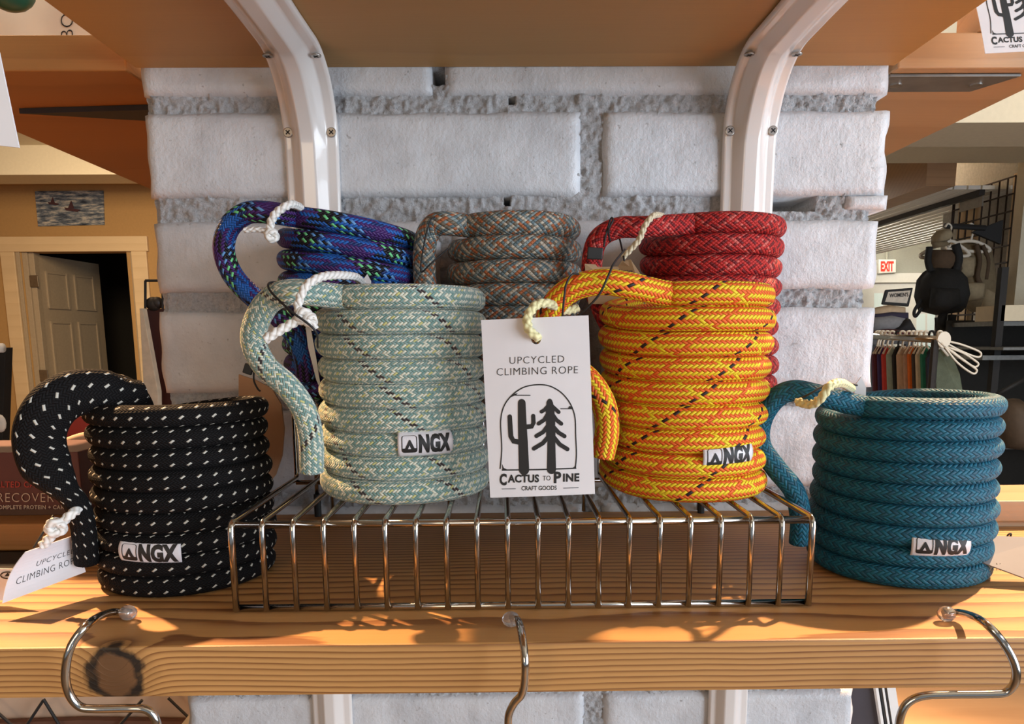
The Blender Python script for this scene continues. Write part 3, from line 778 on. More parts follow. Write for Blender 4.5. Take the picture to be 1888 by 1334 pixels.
# curled tag of the black mug, lying on the shelf: runs from the hole at right down to the lower left
c0, c1, c2, c3 = A(158, 979, -.174), A(47, 1017, -.205), A(4, 1112, -.213), A(158, 1054, -.178)
def curl(s, t, o):
    p = c1.lerp(c0, s).lerp(c2.lerp(c3, s), t*.999)
    n_ = (c0-c1).cross(c2-c1).normalized(); n_ = n_ if n_.y < 0 else -n_
    return p+n_*(o-.003*math.sin(t*PI)) + Vector((0, 0, .0))
def _w2():
    out = []
    for s, x0, x1, yb, yt in (('UPCYCLED', .34, .90, .50, .38), ('CLIMBING ROPE', .12, .93, .74, .60)):
        v, f = fit_text(s, x0, x1, yb, yt, -.01, 1.1); out.append((v, f))
    return out
paper_tag('paper_tag', 'curled white printed tag lying on the shelf beside the black mug handle', curl, (None, _w2()), hole=False)
# kraft tag inside the red handle
kt = empty('kraft_tag', A(1120, 485, -.100)); tag(kt, 'small brown kraft tag behind the top of the orange handle', 'tag')
MB().prism([A(1078, 486, -.100), A(1098, 487, -.100), A(1102, 492, -.101), A(1139, 491, -.104), A(1147, 480, -.108), A(1163, 478, -.110), A(1186, 512, -.1115), A(1190, 560, -.1115), A(1085, 560, -.101)], (0, .0005, 0)).build('card', M_kraft, kt)
v, f = fit_text('Adventure', 1140, 1166, 503, 495, .0)
printed('lettering', [(v, f)], lambda s, t: A(s, t, -.1112+.0008*(1166-s)/26), M_ink, kt)
# slivers of other tags
o = MB().prism([A(1575, 712, -.150), A(1588, 694, -.150), A(1597, 714, -.150), A(1596, 740, -.150), A(1576, 740, -.150)], (0, .0006, 0)).build('paper_tag', M_paper)
tag(o, 'white tag corner poking out of the teal mug', 'tag')
o = MB().prism([A(562, 590, -.150), A(572, 600, -.150), A(583, 660, -.150), A(592, 720, -.150), A(583, 700, -.150), A(568, 640, -.150)], (0, .0006, 0)).build('paper_tag', M_paper)
tag(o, 'thin edge of a white tag between the pale teal mug and its handle', 'tag')
o = MB().prism([A(668, 517, -.13), A(677, 505, -.13), A(684, 518, -.13), A(684, 560, -.13), A(668, 560, -.13)], (0, .0006, 0)).build('paper_tag', M_paper)
tag(o, 'tiny white tag corner showing over the rim of the pale teal mug', 'tag')
# round warm card between black and pale teal mugs, leaning on the pier
M_tan = flat('tan_round_card', (.55, .33, .19), .7, var=.05)
M_pink = flat('pinkish_card', (.50, .40, .36), .7, var=.04)
cc = A(478, 810, -.055)
pts = [A(x, y, -.050) for x, y in ((440, 690), (470, 700), (500, 715), (518, 745), (524, 790), (520, 840), (508, 875), (496, 890), (440, 890))]
o = MB().prism(pts, (0, .002, 0)).build('round_card', M_tan, None); tag(o, 'tan round-edged card standing behind the black mug', 'card')
# big tag near the camera at top left corner, only its edge in view
o = MB().prism([A(-60, 60, -.33), A(-2, 95, -.33), A(35, 272, -.33), A(-60, 262, -.33)], (0, .0005, 0)).build('paper_tag', M_paper)
tag(o, 'blank white tag corner close to the camera at the left edge', 'tag')
MB_ = MB().tube([A(-30, 60, -.3305), A(-40, -60, -.34), A(-60, -500, -.36)], .0006, 6).build('hanging_thread', M_string); under(o, MB_)
# printed tag at top right, hanging from a black mug on the upper right shelf
u0, u1, u2 = A(1784, -60, -.03), A(1915, -78, -.03), A(1822, 98, -.03)
e1, e2 = A(1925, -30, -.03)-A(1775, -22, -.03), A(1822, 100, -.03)-A(1792, -110, -.03)
o0 = A(1766, -113, -.03)
def tr_map(s, t, o):
    return o0+e1*s*1.0+e2*t*1.06+Vector((0, -.010*math.sin(t*1.5)-o, 0))
EMB2 = EMB
paper_tag('paper_tag', 'curved white cactus and pine tag in the top right corner', tr_map)
MB_ = MB().tube([tr_map(.5, .11, .002), A(1850, -170, .0), A(1850, -420, .02)], .0016, 8).build('tag_cord', M_cordy); tag(MB_, 'cord holding the top right tag', 'cord')
# ================================================================== ROOM BEHIND
M_tanwall = flat('tan_wall_paint', (.46, .27, .10), .8, var=.04)
M_cream = flat('cream_ceiling_paint', (.72, .64, .48), .8, var=.03)
M_greyg = flat('grey_green_wall_paint', (.36, .37, .33), .8, var=.04)
M_greyp = flat('grey_block_paint', (.42, .40, .36), .8, var=.12)
M_floor = wood_mat('floor_boards', (.30, .19, .10), (.15, .08, .04), 0, -2, .03, .5)
M_void = flat('gloom_black', (.02, .018, .015), .9)  # near-black colour stands in for the darkness of the unlit room
M_doorp = flat('beige_door_paint', (.42, .33, .22), .6, var=.05)
M_bwhite = flat('white_trim_paint', (.78, .78, .76), .6, var=.02)
M_redb = flat('dark_red_cardboard', (.26, .020, .014), .55, var=.08)
M_choc = flat('maroon_cardboard', (.085, .018, .014), .5, var=.06)
M_beige = flat('beige_cardboard', (.62, .44, .31), .8, var=.05)
M_matt = flat('matt_black', (.012, .011, .011), .7)
M_hang = flat('ivory_plastic_hanger', (.78, .70, .58), .45, var=.02)
M_wire = flat('dark_brown_grid_wire', (.035, .018, .012), .5, .2)
def structure(name, mb, mat, smooth=False):
    o = mb.build(name, mat); o['kind'] = 'structure'; return o
structure('floor', MB().box(-4.7, 4.7, -4.2, 7.1, -.05, 0), M_floor)
structure('ceiling', MB().box(-4.7, 1.2, -4.2, 7.1, 2.75, 2.80).box(1.2, 4.7, -4.2, 7.1, 2.75, 2.80), M_cream)
structure('wall_left', MB().box(-4.75, -4.65, -4.2, 7.1, 0, 2.75), M_tanwall)
structure('wall_right', MB().box(4.65, 4.75, -4.2, 7.1, 0, 2.75), M_greyg)
structure('wall_far_right', MB().box(.62, 4.7, 7.0, 7.1, 0, 2.75), M_greyg)
YD = 5.5                                             # tan wall with the door
def D(px, py): return at(px, py, YD)
dx0, dx1, dzt = D(61, 560).x, D(241, 560).x, D(150, 464).z
structure('wall_far_left', MB().box(-4.65, dx0-.05, YD, YD+.12, 0, 2.75).box(dx1, .55, YD, YD+.12, 0, 2.75).box(dx0-.05, dx1, YD, YD+.12, dzt, 2.75), M_tanwall)
structure('wall_passage', MB().box(.55, .62, 2.2, 7.1, 0, 2.75), M_greyp)
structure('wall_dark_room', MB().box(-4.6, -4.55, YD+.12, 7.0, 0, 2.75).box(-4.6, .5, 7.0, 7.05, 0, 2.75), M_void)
# soffit along the tan wall
z322, z302 = D(60, 341).z, at(60, 301, YD-.7).z
structure('trim_1', MB().box(-4.65, .5, YD-.45, YD, D(60, 341).z, 2.75), M_tanwall)
structure('trim_2', MB().box(-4.65, .5, YD-.75, YD-.45, at(60, 322, YD-.75).z, 2.75), M_cream)
# door: casing boards, jamb, panelled leaf standing ajar
door = empty('door_1', (dx0, YD, 0)); door['kind'] = 'structure'
zc = D(150, 436).z
MB().box(D(2, 460).x, D(28, 460).x, YD-.022, YD, 0, dzt).build('casing', M_trim, door, bevel=.004)
MB().box(D(245, 480).x, D(273, 480).x, YD-.022, YD, 0, dzt).build('casing', M_trim, door, bevel=.004)
MB().box(D(0, 460).x-.03, D(275, 460).x, YD-.026, YD, dzt, zc).build('casing', M_trim, door, bevel=.004)
for a, b, y0, y1 in ((D(29, 460).x, D(36, 460).x, -.012, .05), (D(36, 460).x, D(48, 460).x, .004, .06), (D(48, 460).x, D(58, 460).x, .02, .10)):
    MB().box(a, b, YD+y0, YD+y1, 0, dzt).build('jamb', M_doorp, door, bevel=.003)
MB().box(D(241, 480).x, D(246, 480).x, YD-.005, YD+.12, 0, dzt).build('jamb', M_doorp, door, bevel=.003)
ang = math.radians(84); hx, hy = D(61, 500).x, YD+.03; Wd, Td = .80, .036
def dl(u, z, w=0): return Vector((hx+u*math.cos(ang)-w*math.sin(ang), hy+u*math.sin(ang)+w*math.cos(ang), z))
Hd = dzt-.012
def dbox(mb, u0, u1, z0, z1, w0, w1):
    v = [dl(u, z, w) for z in (z0, z1) for w in (w0, w1) for u in (u0, u1)]
    return mb.add(v, [(0, 2, 3, 1), (4, 5, 7, 6), (0, 1, 5, 4), (2, 6, 7, 3), (0, 4, 6, 2), (1, 3, 7, 5)])
leaf = dbox(MB(), 0, Wd, .01, Hd, 0, Td).build('door_leaf', M_doorp, door)
leaf2 = [ (.10, .36), (.44, .70) ]
for u0, u1 in leaf2:
    for z0, z1 in ((.18, .86), (.98, Hd-.52), (Hd-.42, Hd-.12)):
        mb = MB(); dbox(mb, u0, u1, z0, z1, -.004, 0); dbox(mb, u0, u0+.022, z0, z1, -.014, -.003); dbox(mb, u1-.022, u1, z0, z1, -.014, -.003)
        dbox(mb, u0, u1, z1-.02, z1, -.012, -.003); dbox(mb, u0, u1, z0, z0+.02, -.012, -.003)
        mb.build('door_panel', M_doorp, door, bevel=.002)
M_hinge = flat('dull_hinge_metal', (.24, .20, .15), .4, .8)
for py in (518, 692): 
    z = D(60, py).z; MB().box(hx-.035, hx+.035, YD-.004, YD+.004, z-.045, z+.045).build('door_hinge', M_hinge, door, bevel=.004)
# picture of two small boats on rough water
def pict():
    M = Mat('rough_sea_painting', rough=.5); v = M.coord('Object', (5, 5, 26))
    M.color(M.ramp(M.noise(v, 1.6, 5, .7), [(.36, (.02, .03, .05)), (.48, (.12, .15, .19)), (.56, (.34, .34, .33)), (.66, (.62, .56, .46))])); return M.m
pic = empty('framed_picture', D(128, 385)); tag(pic, 'small grey sea picture with two dark boats hung above the door', 'picture')
a, b, c, d = [at(x, y, YD-.012) for x, y in ((70, 417), (192, 414), (190, 351), (64, 352))]
MB().prism([a, b, c, d], (0, .012, 0)).build('canvas', pict(), pic)
for cx, cy, s in ((97, 372, 1), (131, 382, 1.4)):
    mb = MB().prism([at(cx-9*s, cy, YD-.018), at(cx+12*s, cy+3*s, YD-.018), at(cx+8*s, cy+6*s, YD-.018), at(cx-7*s, cy+4*s, YD-.018)], (0, .004, 0))
    mb.prism([at(cx-4*s, cy+1, YD-.018), at(cx+4*s, cy+2, YD-.018), at(cx, cy-9*s, YD-.018)], (0, .004, 0)); mb.build('painted_boat', flat('dark_boat_paint', (.06, .02, .025)), pic)

# ---- things standing left, behind the shelf
def slab(name, pts, y, th, mat, label, cat, bev=.001, extra=None):
    root = empty(name, at(*pts[0], y)); tag(root, label, cat)
    MB().prism([at(px, py, y) for px, py in pts], (0, th, 0)).build('panel' if name != 'carton' else 'carton_body', mat, root, bevel=bev)
    return root
M_maroon = flat('dark_maroon_panel', (.045, .008, .006), .5)
s = slab('maroon_placard', [(263, 569), (330, 569), (330, 1400), (292, 1400)], 1.2, .03, M_maroon, 'dark maroon display panel beside the left edge of the brick pier', 'panel')
s = slab('leaning_board', [(257, 568), (263, 568), (291, 722), (300, 1300), (262, 1300), (265, 722)], 1.15, .02, flat('pale_leaning_board', (.62, .52, .40)), 'pale narrow board leaning against the maroon panel', 'board')
fr = empty('sign_stand', at(268, 517, 1.18)); tag(fr, 'thin black wire frame on top of the maroon panel', 'frame')
for a, b in (((268, 569), (268, 517)), ((268, 517), (300, 517)), ((300, 517), (300, 569))):
    MB().tube([at(*a, 1.19), at(*b, 1.19)], .003, 8).build('frame_bar', M_matt, fr)
o = MB().ball(at(283, 560, 1.2), .018, 14, (1, .8, .9)).ball(at(290, 558, 1.2), .014, 12).build('dark_figurine', M_dark, smooth=True); tag(o, 'small dark rounded ornament on the maroon panel', 'ornament')
s = slab('easel_board', [(-40, 645), (8, 645), (10, 640), (-2, 1000), (-40, 1000)], 1.4, .03, M_matt, 'dark board at the far left edge of the photo below the door casing', 'board')
o = MB().tube([at(-30, 641, 1.38), at(6, 641, 1.38)], .012, 12).build('paper_roll', M_bwhite, smooth=True); tag(o, 'white rolled edge on the dark board at the left edge', 'roll')
o = MB().ball(at(0, 780, .9), .012, 12, (1, .6, 1.5)).build('white_tassel', M_bwhite, smooth=True); tag(o, 'small white tassel at the left edge above the maroon carton', 'tassel')
# side counter boards on the shelf, left and right, with a carton on the left one
cb = board('riser_board', -.62, at(152, 985, -.105).x, -.108, -.010, ZS+.0035, ZS+.0205, M_side, 'amber wooden riser board on the shelf under the maroon carton', 'board')
cbs = MB().box(-.60, at(140, 1030, -.10).x, -.150, -.109, ZS+.0002, ZS+.0032).build('dark_gap_slab', M_matt, bevel=.0008); tag(cbs, 'flat black slab filling the dark gap on the shelf in front of the amber riser board', 'case')  # black slab added to fill the dark gap below the riser
MB().box(-.62, -.60, -.108, -.010, ZS+.0001, ZS+.0035).box(-.275, -.26, -.108, -.010, ZS+.0001, ZS+.0035).build('riser_foot', M_matt, cb)
rb = board('riser_board', .262, .66, -.062, -.006, ZS+.004, ZS+.0190, M_sidew, 'honey coloured wooden riser board on the shelf to the right of the teal mug', 'board')
MB().box(.262, .66, -.058, -.006, ZS+.0001, ZS+.0042).build('riser_foot', M_sidew, rb)
yb = -.085
car = empty('carton', at(60, 955, yb)); tag(car, 'maroon snack carton with RECOVERY lettering behind the black mug', 'carton')
zt_, zb_ = at(60, 833, yb).z, ZS+.0207
xr_ = at(150, 900, yb).x
MB().box(-.42, xr_, yb, yb+.06, zb_, zt_).build('carton_body', M_choc, car, bevel=.0008)
MB().box(-.42, xr_, yb-.0004, yb+.0004, zb_, zb_+.0035).build('carton_base_band', flat('brown_band', (.10, .045, .025)), car)
M_ink2 = flat('cream_print', (.55, .42, .32), .6, var=.02); M_ink3 = flat('red_print', (.33, .03, .02), .6, var=.02)
pr = lambda s, t: at(s, t, yb-.0006)
printed('lettering', [fit_text('SALTED CARAMEL', -16, 112, 898, 887, .02, 1.15)], pr, M_ink3, car)
printed('lettering', [fit_text('RECOVERY', -5, 114, 925, 908, -.014, 1.1)], pr, M_ink2, car)
printed('lettering', [fit_text('COMPLETE PROTEIN + CARBS', -10, 128, 938, 931, .02, 1.1)], pr, M_ink2, car)
rc = empty('carton', at(130, 800, .02)); tag(rc, 'bright red carton seen through the loop of the black handle', 'carton')
MB().prism([at(x, y, .02) for x, y in ((60, 768), (175, 766), (175, 940), (60, 940))], (0, .05, 0)).build('carton_body', M_redb, rc, bevel=.001)
o = MB().tube(spline([at(112, 826, -.012), at(130, 815, -.012), at(160, 806, -.012), at(190, 806, -.012)], 8), .0042, 12).build('rolled_pouch', M_beige, smooth=True); tag(o, 'beige rolled pouch in front of the bright red carton', 'pouch')
sp2 = slab('leaflet', [(-30, 1047), (44, 1049), (40, 1062), (12, 1105), (-30, 1110)], -.195, .0006, M_paper, 'white leaflet with a small round black mark under the curled tag', 'leaflet', 0)
c = at(14, 1058, -.196); mb = MB()
v, f = stroke2d([(14+13*math.cos(2*PI*k/24), 1060+6*math.sin(2*PI*k/24)) for k in range(24)], 2.2, True)
printed('round_mark', [(v, f), poly2d((8, 1062), (20, 1062), (14, 1055))], lambda s, t: at(s, t, -.1955), M_ink, sp2)
# price card right
pc = empty('price_card', at(1870, 1020, -.065)); tag(pc, 'pale grey card with lettering and a black clip, right of the teal mug', 'card')
crd0 = lambda x, y: atz(x, y, ZS+.003+max(0, 1075-y)*.00022)
MB().prism([crd0(x, y) for x, y in ((1800, 985), (1930, 992), (1930, 1080), (1800, 1032))], (0, .0004, -.0006)).build('card', flat('pale_grey_card', (.26, .25, .26), .6, var=.04), pc)
crd = lambda s, t: crd0(s, t)+Vector((0, -.0003, .0004))
v, f = fit_text('Mountain', 1836, 1882, 1052, 1038, .0); printed('lettering', [([(x, y+(x-1836)*.08) for x, y in v], f)], crd, M_ink, pc)
v, f = fit_text('y', 1822, 1831, 1050, 1040, .0); printed('lettering', [(v, f)], crd, M_ink, pc)
c = at(1857, 1005, -.112); o = MB().box(-.0035, .0035, -.001, .001, -.0045, .0045).build('security_clip', M_rubber, bevel=.0004); o.location = c; o.rotation_euler = (0, .25, 0); tag(o, 'small black security clip hanging over the pale grey card', 'clip')
string('elastic_string', 'short black loop holding the clip at the pale grey card', [c+Vector((-.001, 0, .004)), at(1859, 985, -.113), at(1864, 984, -.113), c+Vector((.001, 0, .004))], .0006)

# banner and small things above the left side shelf
bn = empty('cream_carton', at(80, 40, .03)); tag(bn, 'cream carton with sideways lettering standing on the amber shelf, top left', 'carton')
MB().box(-.52, at(205, 70, .03).x, .03, .06, 1.6407, 1.676).build('carton_body', flat('cream_print_card', (.80, .70, .55), .7, var=.03), bn, bevel=.001)
v, f = fit_text('BOOK', 0, 100, 0, 24, -.015, 1.05)
printed('lettering', [([(135-y, 70-x) for x, y in v], f)], lambda s, t: at(s, t, .0293), M_ink, bn)
o = MB().ball(at(18, -18, -.02), .013, 20, (1.2, 1, 1)).build('green_ball', flat('dark_green_plastic', (.01, .09, .06), .4), smooth=True); tag(o, 'dark green rounded object at the very top left corner', 'ornament')
hang = MB().tube([at(18, -30, -.02), at(18, -140, -.02)], .0008, 6).build('hanging_loop', M_string); under(o, hang)
# right side shelf content, top right
o = MB().box(.335, .40, -.0, .0015+.03, 1.6407, 1.668).build('wooden_block', M_sidew, bevel=.001); tag(o, 'light wooden block on the right side shelf', 'block')

# ---- below the shelf
lb = empty('wire_basket', at(200, 1320, .05)); tag(lb, 'black zigzag wire basket with a beige liner below the shelf at left', 'basket')
MB().prism([at(-60, 1240, .07), at(352, 1240, .07), at(349, 1345, .07), at(345, 1480, .07), at(-60, 1480, .07)], (0, .01, 0)).build('liner', M_beige, lb)
zz = [(-60, 1380), (-20, 1260), (88, 1380)] 
for a, b in (((40, 1350), (80, 1290)), ((80, 1288), (118, 1350)), ((208, 1350), (262, 1290)), ((310, 1286), (352, 1326)), ((-30, 1290), (40, 1352)), ((118, 1352), (208, 1350))):
    MB().tube([at(a[0], a[1], .055), at(b[0], b[1], .055)], .0013, 6).build('wire', M_matt, lb)
o = MB().prism([at(x, y, .06) for x, y in ((-60, 1334), (150, 1327), (349, 1330), (349, 1480), (-60, 1480))], (0, .006, 0)).build('brown_board', flat('brown_board_c', (.14, .06, .035)), lb)
o = MB().prism([at(x, y, .045) for x, y in ((330, 1340), (350, 1315), (356, 1480), (300, 1480))], (0, .003, 0)).build('wooden_wedge', M_trim); tag(o, 'pale wooden corner under the shelf at the pier\'s left edge', 'board')
sf = empty('picture_frames', at(1600, 1320, .02)); tag(sf, 'dark panel and white edged frames leaning by the pier under the shelf', 'frames')
MB().prism([at(x, y, .06) for x, y in ((1568, 1200), (1619, 1200), (1645, 1420), (1568, 1420))], (0, .012, 0)).build('dark_panel', flat('dark_grey_panel', (.05, .045, .055), .4), sf)
for x, w, m in ((1616, 5, M_bwhite), (1623, 3, M_matt), (1628, 4, M_bwhite), (1633, 2, M_matt), (1637, 16, M_bwhite)):
    MB().prism([at(x-12, 1200, .055), at(x+w-12, 1200, .055), at(x+w+22, 1420, .055), at(x+22, 1420, .055)], (0, .012, 0)).build('frame_edge', m, sf)
ct = empty('wooden_counter', (.8, .5, 0)); tag(ct, 'tan wooden counter below and behind the shelf at right', 'counter')
MB().box(.287, 1.35, -.02, .62, .93, .96).build('worktop', M_sidew, ct, bevel=.003)
for x, y in ((.31, .03), (1.31, .03), (.31, .58), (1.31, .58)): MB().box(x-.02, x+.02, y-.02, y+.02, 0, .93).build('leg', M_sidew, ct)
ct = empty('wooden_counter', (-.8, .3, 0)); tag(ct, 'wooden counter under the beige basket at the left', 'counter')
MB().box(-1.3, -.275, .045, .62, .86, at(100, 1490, .06).z).build('worktop', M_side, ct, bevel=.003)
for x, y in ((-1.26, .08), (-.31, .08), (-1.26, .58), (-.31, .58)): MB().box(x-.02, x+.02, y-.02, y+.02, 0, .86).build('leg', M_side, ct)
# ================================================================== RIGHT HALL
# beams and soffits under the ceiling
structure('trim_3', MB().box(.7, 4.6, 2.9, 3.3, at(1700, 262, 2.9).z, 2.75), M_cream)
structure('trim_4', MB().box(.7, 4.6, 1.9, 2.2, at(1750, 226, 1.9).z, 2.75), M_cream)
M_beam = wood_mat('brown_ceiling_beam', (.42, .24, .12), (.22, .11, .05), 0, -2, .03, .4)
pA, pB = at(1640, 366, 6.4), at(1785, 305, 3.4)
xb = 2.18
def DX(px, py, x):         # a point on the plane x = const
    d = _f + CR*((px-PX)/FP) + CU*((PY-py)/FP); return CAM + d*((x-CAM.x)/d.x)
q0, q1 = DX(1640, 366, 2.15), DX(1780, 318, 2.15)
bm_ = MB().box(2.15, 2.30, 3.35, 6.98, (q0.z+q1.z)/2, 2.745); structure('trim_5', bm_, M_beam)
# white corrugated strip ceiling beyond the beam and its dark track
wl = empty('ceiling_slats', (2.6, 5, 2.6)); wl['kind'] = 'structure'
zsl = (q0.z+q1.z)/2+.012
for k in range(16):
    MB().box(2.31+k*.075, 2.31+k*.075+.066, 3.5, 6.98, zsl, zsl+.02).build('slat', M_bwhite, wl)
tr = MB().box(2.52, 2.55, 3.5, 6.98, zsl-.03, zsl-.001).build('trim_6', M_dark); tr['kind'] = 'structure'
# far wall: pale window band with a glazed door, grey wall above
YW = 7.0
def Wp(px, py): return at(px, py, YW)
wz0, wz1 = 0, Wp(1700, 521).z
wd = empty('window_1', Wp(1700, 600)); wd['kind'] = 'structure'
M_daypane = Mat('daylit_window_pane', (.6, .68, .66), .3); M_daypane.b.inputs['Emission Color'].default_value = (.62, .74, .72, 1); M_daypane.b.inputs['Emission Strength'].default_value = .30; M_daypane = M_daypane.m
x0, x1 = Wp(1560, 560).x, Wp(1742, 560).x
MB().box(x0, x1, YW-.03, YW-.002, 0, wz1).build('window_frame', M_bwhite, wd)
MB().box(x0, x1+.05, YW-.06, YW-.002, wz1, wz1+.09).build('window_head', M_bwhite, wd)
for a, b, c, d in ((1690, 1706, 578, 612), (1710, 1728, 578, 612), (1690, 1706, 616, 640), (1710, 1728, 616, 640), (1612, 1628, 540, 600)):
    MB().prism([at(a, d, YW-.034), at(b, d, YW-.034), at(b, c, YW-.034), at(a, c, YW-.034)], (0, .004, 0)).build('pane', M_daypane, wd)
# EXIT sign
ex_ = empty('exit_sign', at(1636, 490, YW-.08)); tag(ex_, 'lit white EXIT sign with red lettering on the grey far wall', 'sign')
MB().prism([at(1620, 504, YW-.10), at(1652, 502, YW-.10), at(1652, 478, YW-.10), at(1620, 478, YW-.10)], (0, .09, 0)).build('sign_box', M_bwhite, ex_, bevel=.004)
M_exit = Mat('lit_red_exit', (.9, .02, .01), .5); M_exit.b.inputs['Emission Color'].default_value = (1, .04, .02, 1); M_exit.b.inputs['Emission Strength'].default_value = .7; M_exit = M_exit.m
printed('lettering', [fit_text('EXIT', 1624, 1648, 499, 482, .045, 1.0)], lambda s, t: at(s, t, YW-.103), M_exit, ex_)
# conduit box on far wall
o = MB().box(Wp(1632, 415).x, Wp(1640, 415).x, YW-.06, YW-.002, Wp(1635, 421).z, Wp(1635, 410).z).build('wall_box', M_cream); tag(o, 'small pale box high on the grey far wall', 'box')
o = MB().tube([Wp(1633, 421)+Vector((0, -.02, 0)), Wp(1633, 478)+Vector((0, -.02, 0))], .012, 8).build('conduit', M_greyg); tag(o, 'grey conduit running down the far wall to the exit sign', 'pipe')
# pier with grid panel
XG = 2.62
structure('wall_grid_pier', MB().box(2.80, 3.0, 3.0, 4.3, 0, 2.74), M_greyp)
M_blk = flat('grey_concrete_block', (.36, .33, .29), .8, var=.15, bump=.001)
pier = empty('wall_pier_right', (3.1, 2.9, 0)); pier['kind'] = 'structure'
for k in range(13):
    for j in range(2):
        z0 = .002+k*.21; z1 = min(z0+.198, 2.74)
        off = .0 if k % 2 else .2
        MB().box(2.72+j*.41-off*.0, 3.12+j*.41, 2.86, 3.0, z0, z1).build('block', M_blk, pier, bevel=.006)
grid = empty('grid_panel', (XG, 3.6, 1.0)); tag(grid, 'dark wire grid panel hung with packs and caps on the far right', 'grid')
g0, g1 = DX(1868, 400, XG).y, DX(1757, 400, XG).y
gt, gb = DX(1868, 326, XG).z, .35
ny = 8; nz = 22
for k in range(ny+1):
    y = g0+(g1-g0)*k/ny; MB().tube([(XG, y, gb), (XG, y, gt)], .0045 if 0 < k < ny else .008, 6).build('wire', M_wire, grid)
for k in range(nz+1):
    z = gt-(gt-gb)*k/nz; MB().tube([(XG-.006, g0, z), (XG-.006, g1, z)], .0045, 6).build('wire', M_wire, grid)
for y, m in ((g0+.02, 0), ((g0+g1)/2+.12, 0), (g1-.05, 0)):
    MB().box(XG+.02, XG+.05, y-.035, y+.035, 0, gt+.02).build('wooden_batten', M_trim, grid)
o = MB().box(XG-.03, XG-.022, g0+.22, g0+.42, DX(1800, 385, XG).z, DX(1800, 350, XG).z).build('notice', flat('grey_notice_paper', (.38, .35, .30), .8)); tag(o, 'small grey notice clipped near the top of the wire grid', 'notice')
# peg arm sticking out, with hangers and packs
yp = 3.78
pz = at(1800, 420, 3.30).z
arm = empty('merchandise_peg', (XG, 3.30, pz)); tag(arm, 'black display arm sticking out of the wire grid', 'arm')
a0, a1 = at(1742, 416, 3.30), at(1816, 420, 3.30)
MB().tube([a0, a1], .014, 8).build('arm_bar', M_matt, arm); MB().prism([a1+Vector((-.06, 0, -.02)), a1+Vector((.09, 0, -.08)), a1+Vector((.09, 0, .04))], (0, .02, 0)).build('arm_bracket', M_matt, arm)
def A3(px, py, y=3.30): return at(px, py, y)
def hanger(name, label, hook_px, sh, y, group=None, w=.009, mat=None):
    """sh: left end, right end, neck pixel positions"""
    r = empty(name, A3(*hook_px, y)); tag(r, label, 'hanger', group); (l, rt, nk) = sh; mat = mat or M_hang
    hx_, hy_ = hook_px; r_ = (nk[1]-hy_)*.25
    MB().tube(spline([A3(hx_-5, hy_+4, y), A3(hx_, hy_-2, y), A3(hx_+6, hy_+4, y), A3(hx_+4, (hy_+nk[1])/2, y), A3(nk[0], nk[1], y)], 5), w*.6, 6).build('hanger_hook', mat, r, smooth=True)
    mb = MB().tube(spline([A3(*l, y), A3((l[0]+nk[0])/2, (l[1]+nk[1])/2-3, y), A3(*nk, y), A3((rt[0]+nk[0])/2, (rt[1]+nk[1])/2-3, y), A3(*rt, y), A3(rt[0]-8, rt[1]+6, y), A3(l[0]+10, l[1]+5, y), A3(*l, y)], 4), w, 6)
    mb.build('hanger_bar', mat, r, smooth=True); return r
hanger('clothes_hanger', 'ivory hanger carrying the black pack', (1748, 414), ((1696, 470), (1786, 466), (1752, 444)), 3.29)
hanger('clothes_hanger', 'ivory hanger carrying the tan pack behind the black one', (1790, 414), ((1745, 455), (1824, 458), (1790, 444)), 3.33)
def blob(name, label, cat, parts, y, straps=()):
    root = empty(name, A3(*parts[0][1][0], y)); tag(root, label, cat)
    for nm, pts, th, mat, dy in parts:
        mb = MB(); n = len(pts); cen = sum((A3(*p, y+dy) for p in pts), Vector())/n
        # pillow: front, bulged centre
        v = [A3(*p, y+dy) for p in pts]; v2 = [cen+(p-cen)*.82+Vector((0, -th*.7, 0)) for p in v]; v3 = [cen+(p-cen)*.5+Vector((0, -th, 0)) for p in v]
        b_ = [p+Vector((0, th*.5, 0)) for p in v]; allv = v+v2+v3+b_+[cen+Vector((0, -th*1.05, 0))]; f = []
        for i in range(n):
            j = (i+1) % n; f += [(i, j, n+j, n+i), (n+i, n+j, 2*n+j, 2*n+i), (2*n+i, 2*n+j, 4*n), (3*n+i, 3*n+j, j, i)]
        f.append(tuple(range(3*n, 4*n))); mb.add(allv, f); mb.build(nm, mat, root, smooth=True)
    for nm, pts, r, mat, dy in straps: MB().tube(spline([A3(*p, y+dy) for p in pts], 5), r, 7).build(nm, mat, root, smooth=True)
    return root
M_pack = flat('black_pack_fabric', (.012, .012, .012), .8, bump=.002); M_tanp = flat('olive_tan_fabric', (.20, .15, .085), .9, bump=.002); M_tan2 = flat('light_tan_fabric', (.33, .26, .16), .9); M_brn = flat('brown_strap_fabric', (.09, .055, .03), .9)
blob('backpack', 'black backpack hanging by its straps from an ivory hanger', 'backpack',
     [('pack_body', [(1712, 500), (1725, 492), (1760, 494), (1775, 510), (1781, 545), (1772, 575), (1735, 580), (1703, 572), (1695, 545), (1700, 515)], .10, M_pack, 0),
      ('pocket', [(1722, 530), (1765, 530), (1768, 565), (1745, 572), (1718, 566)], .05, M_pack, -.09),
      ('pack_top', [(1720, 460), (1765, 460), (1772, 500), (1715, 500)], .05, M_brn, .02)], 3.16,
     [('strap', [(1716, 500), (1711, 480), (1714, 455)], .016, M_pack, -.02), ('strap', [(1762, 500), (1768, 475), (1762, 450)], .020, M_pack, -.03), ('strap', [(1700, 550), (1686, 572), (1688, 583), (1700, 568)], .008, M_pack, 0), ('strap', [(1740, 575), (1735, 595), (1750, 605), (1756, 580)], .02, M_pack, 0)])
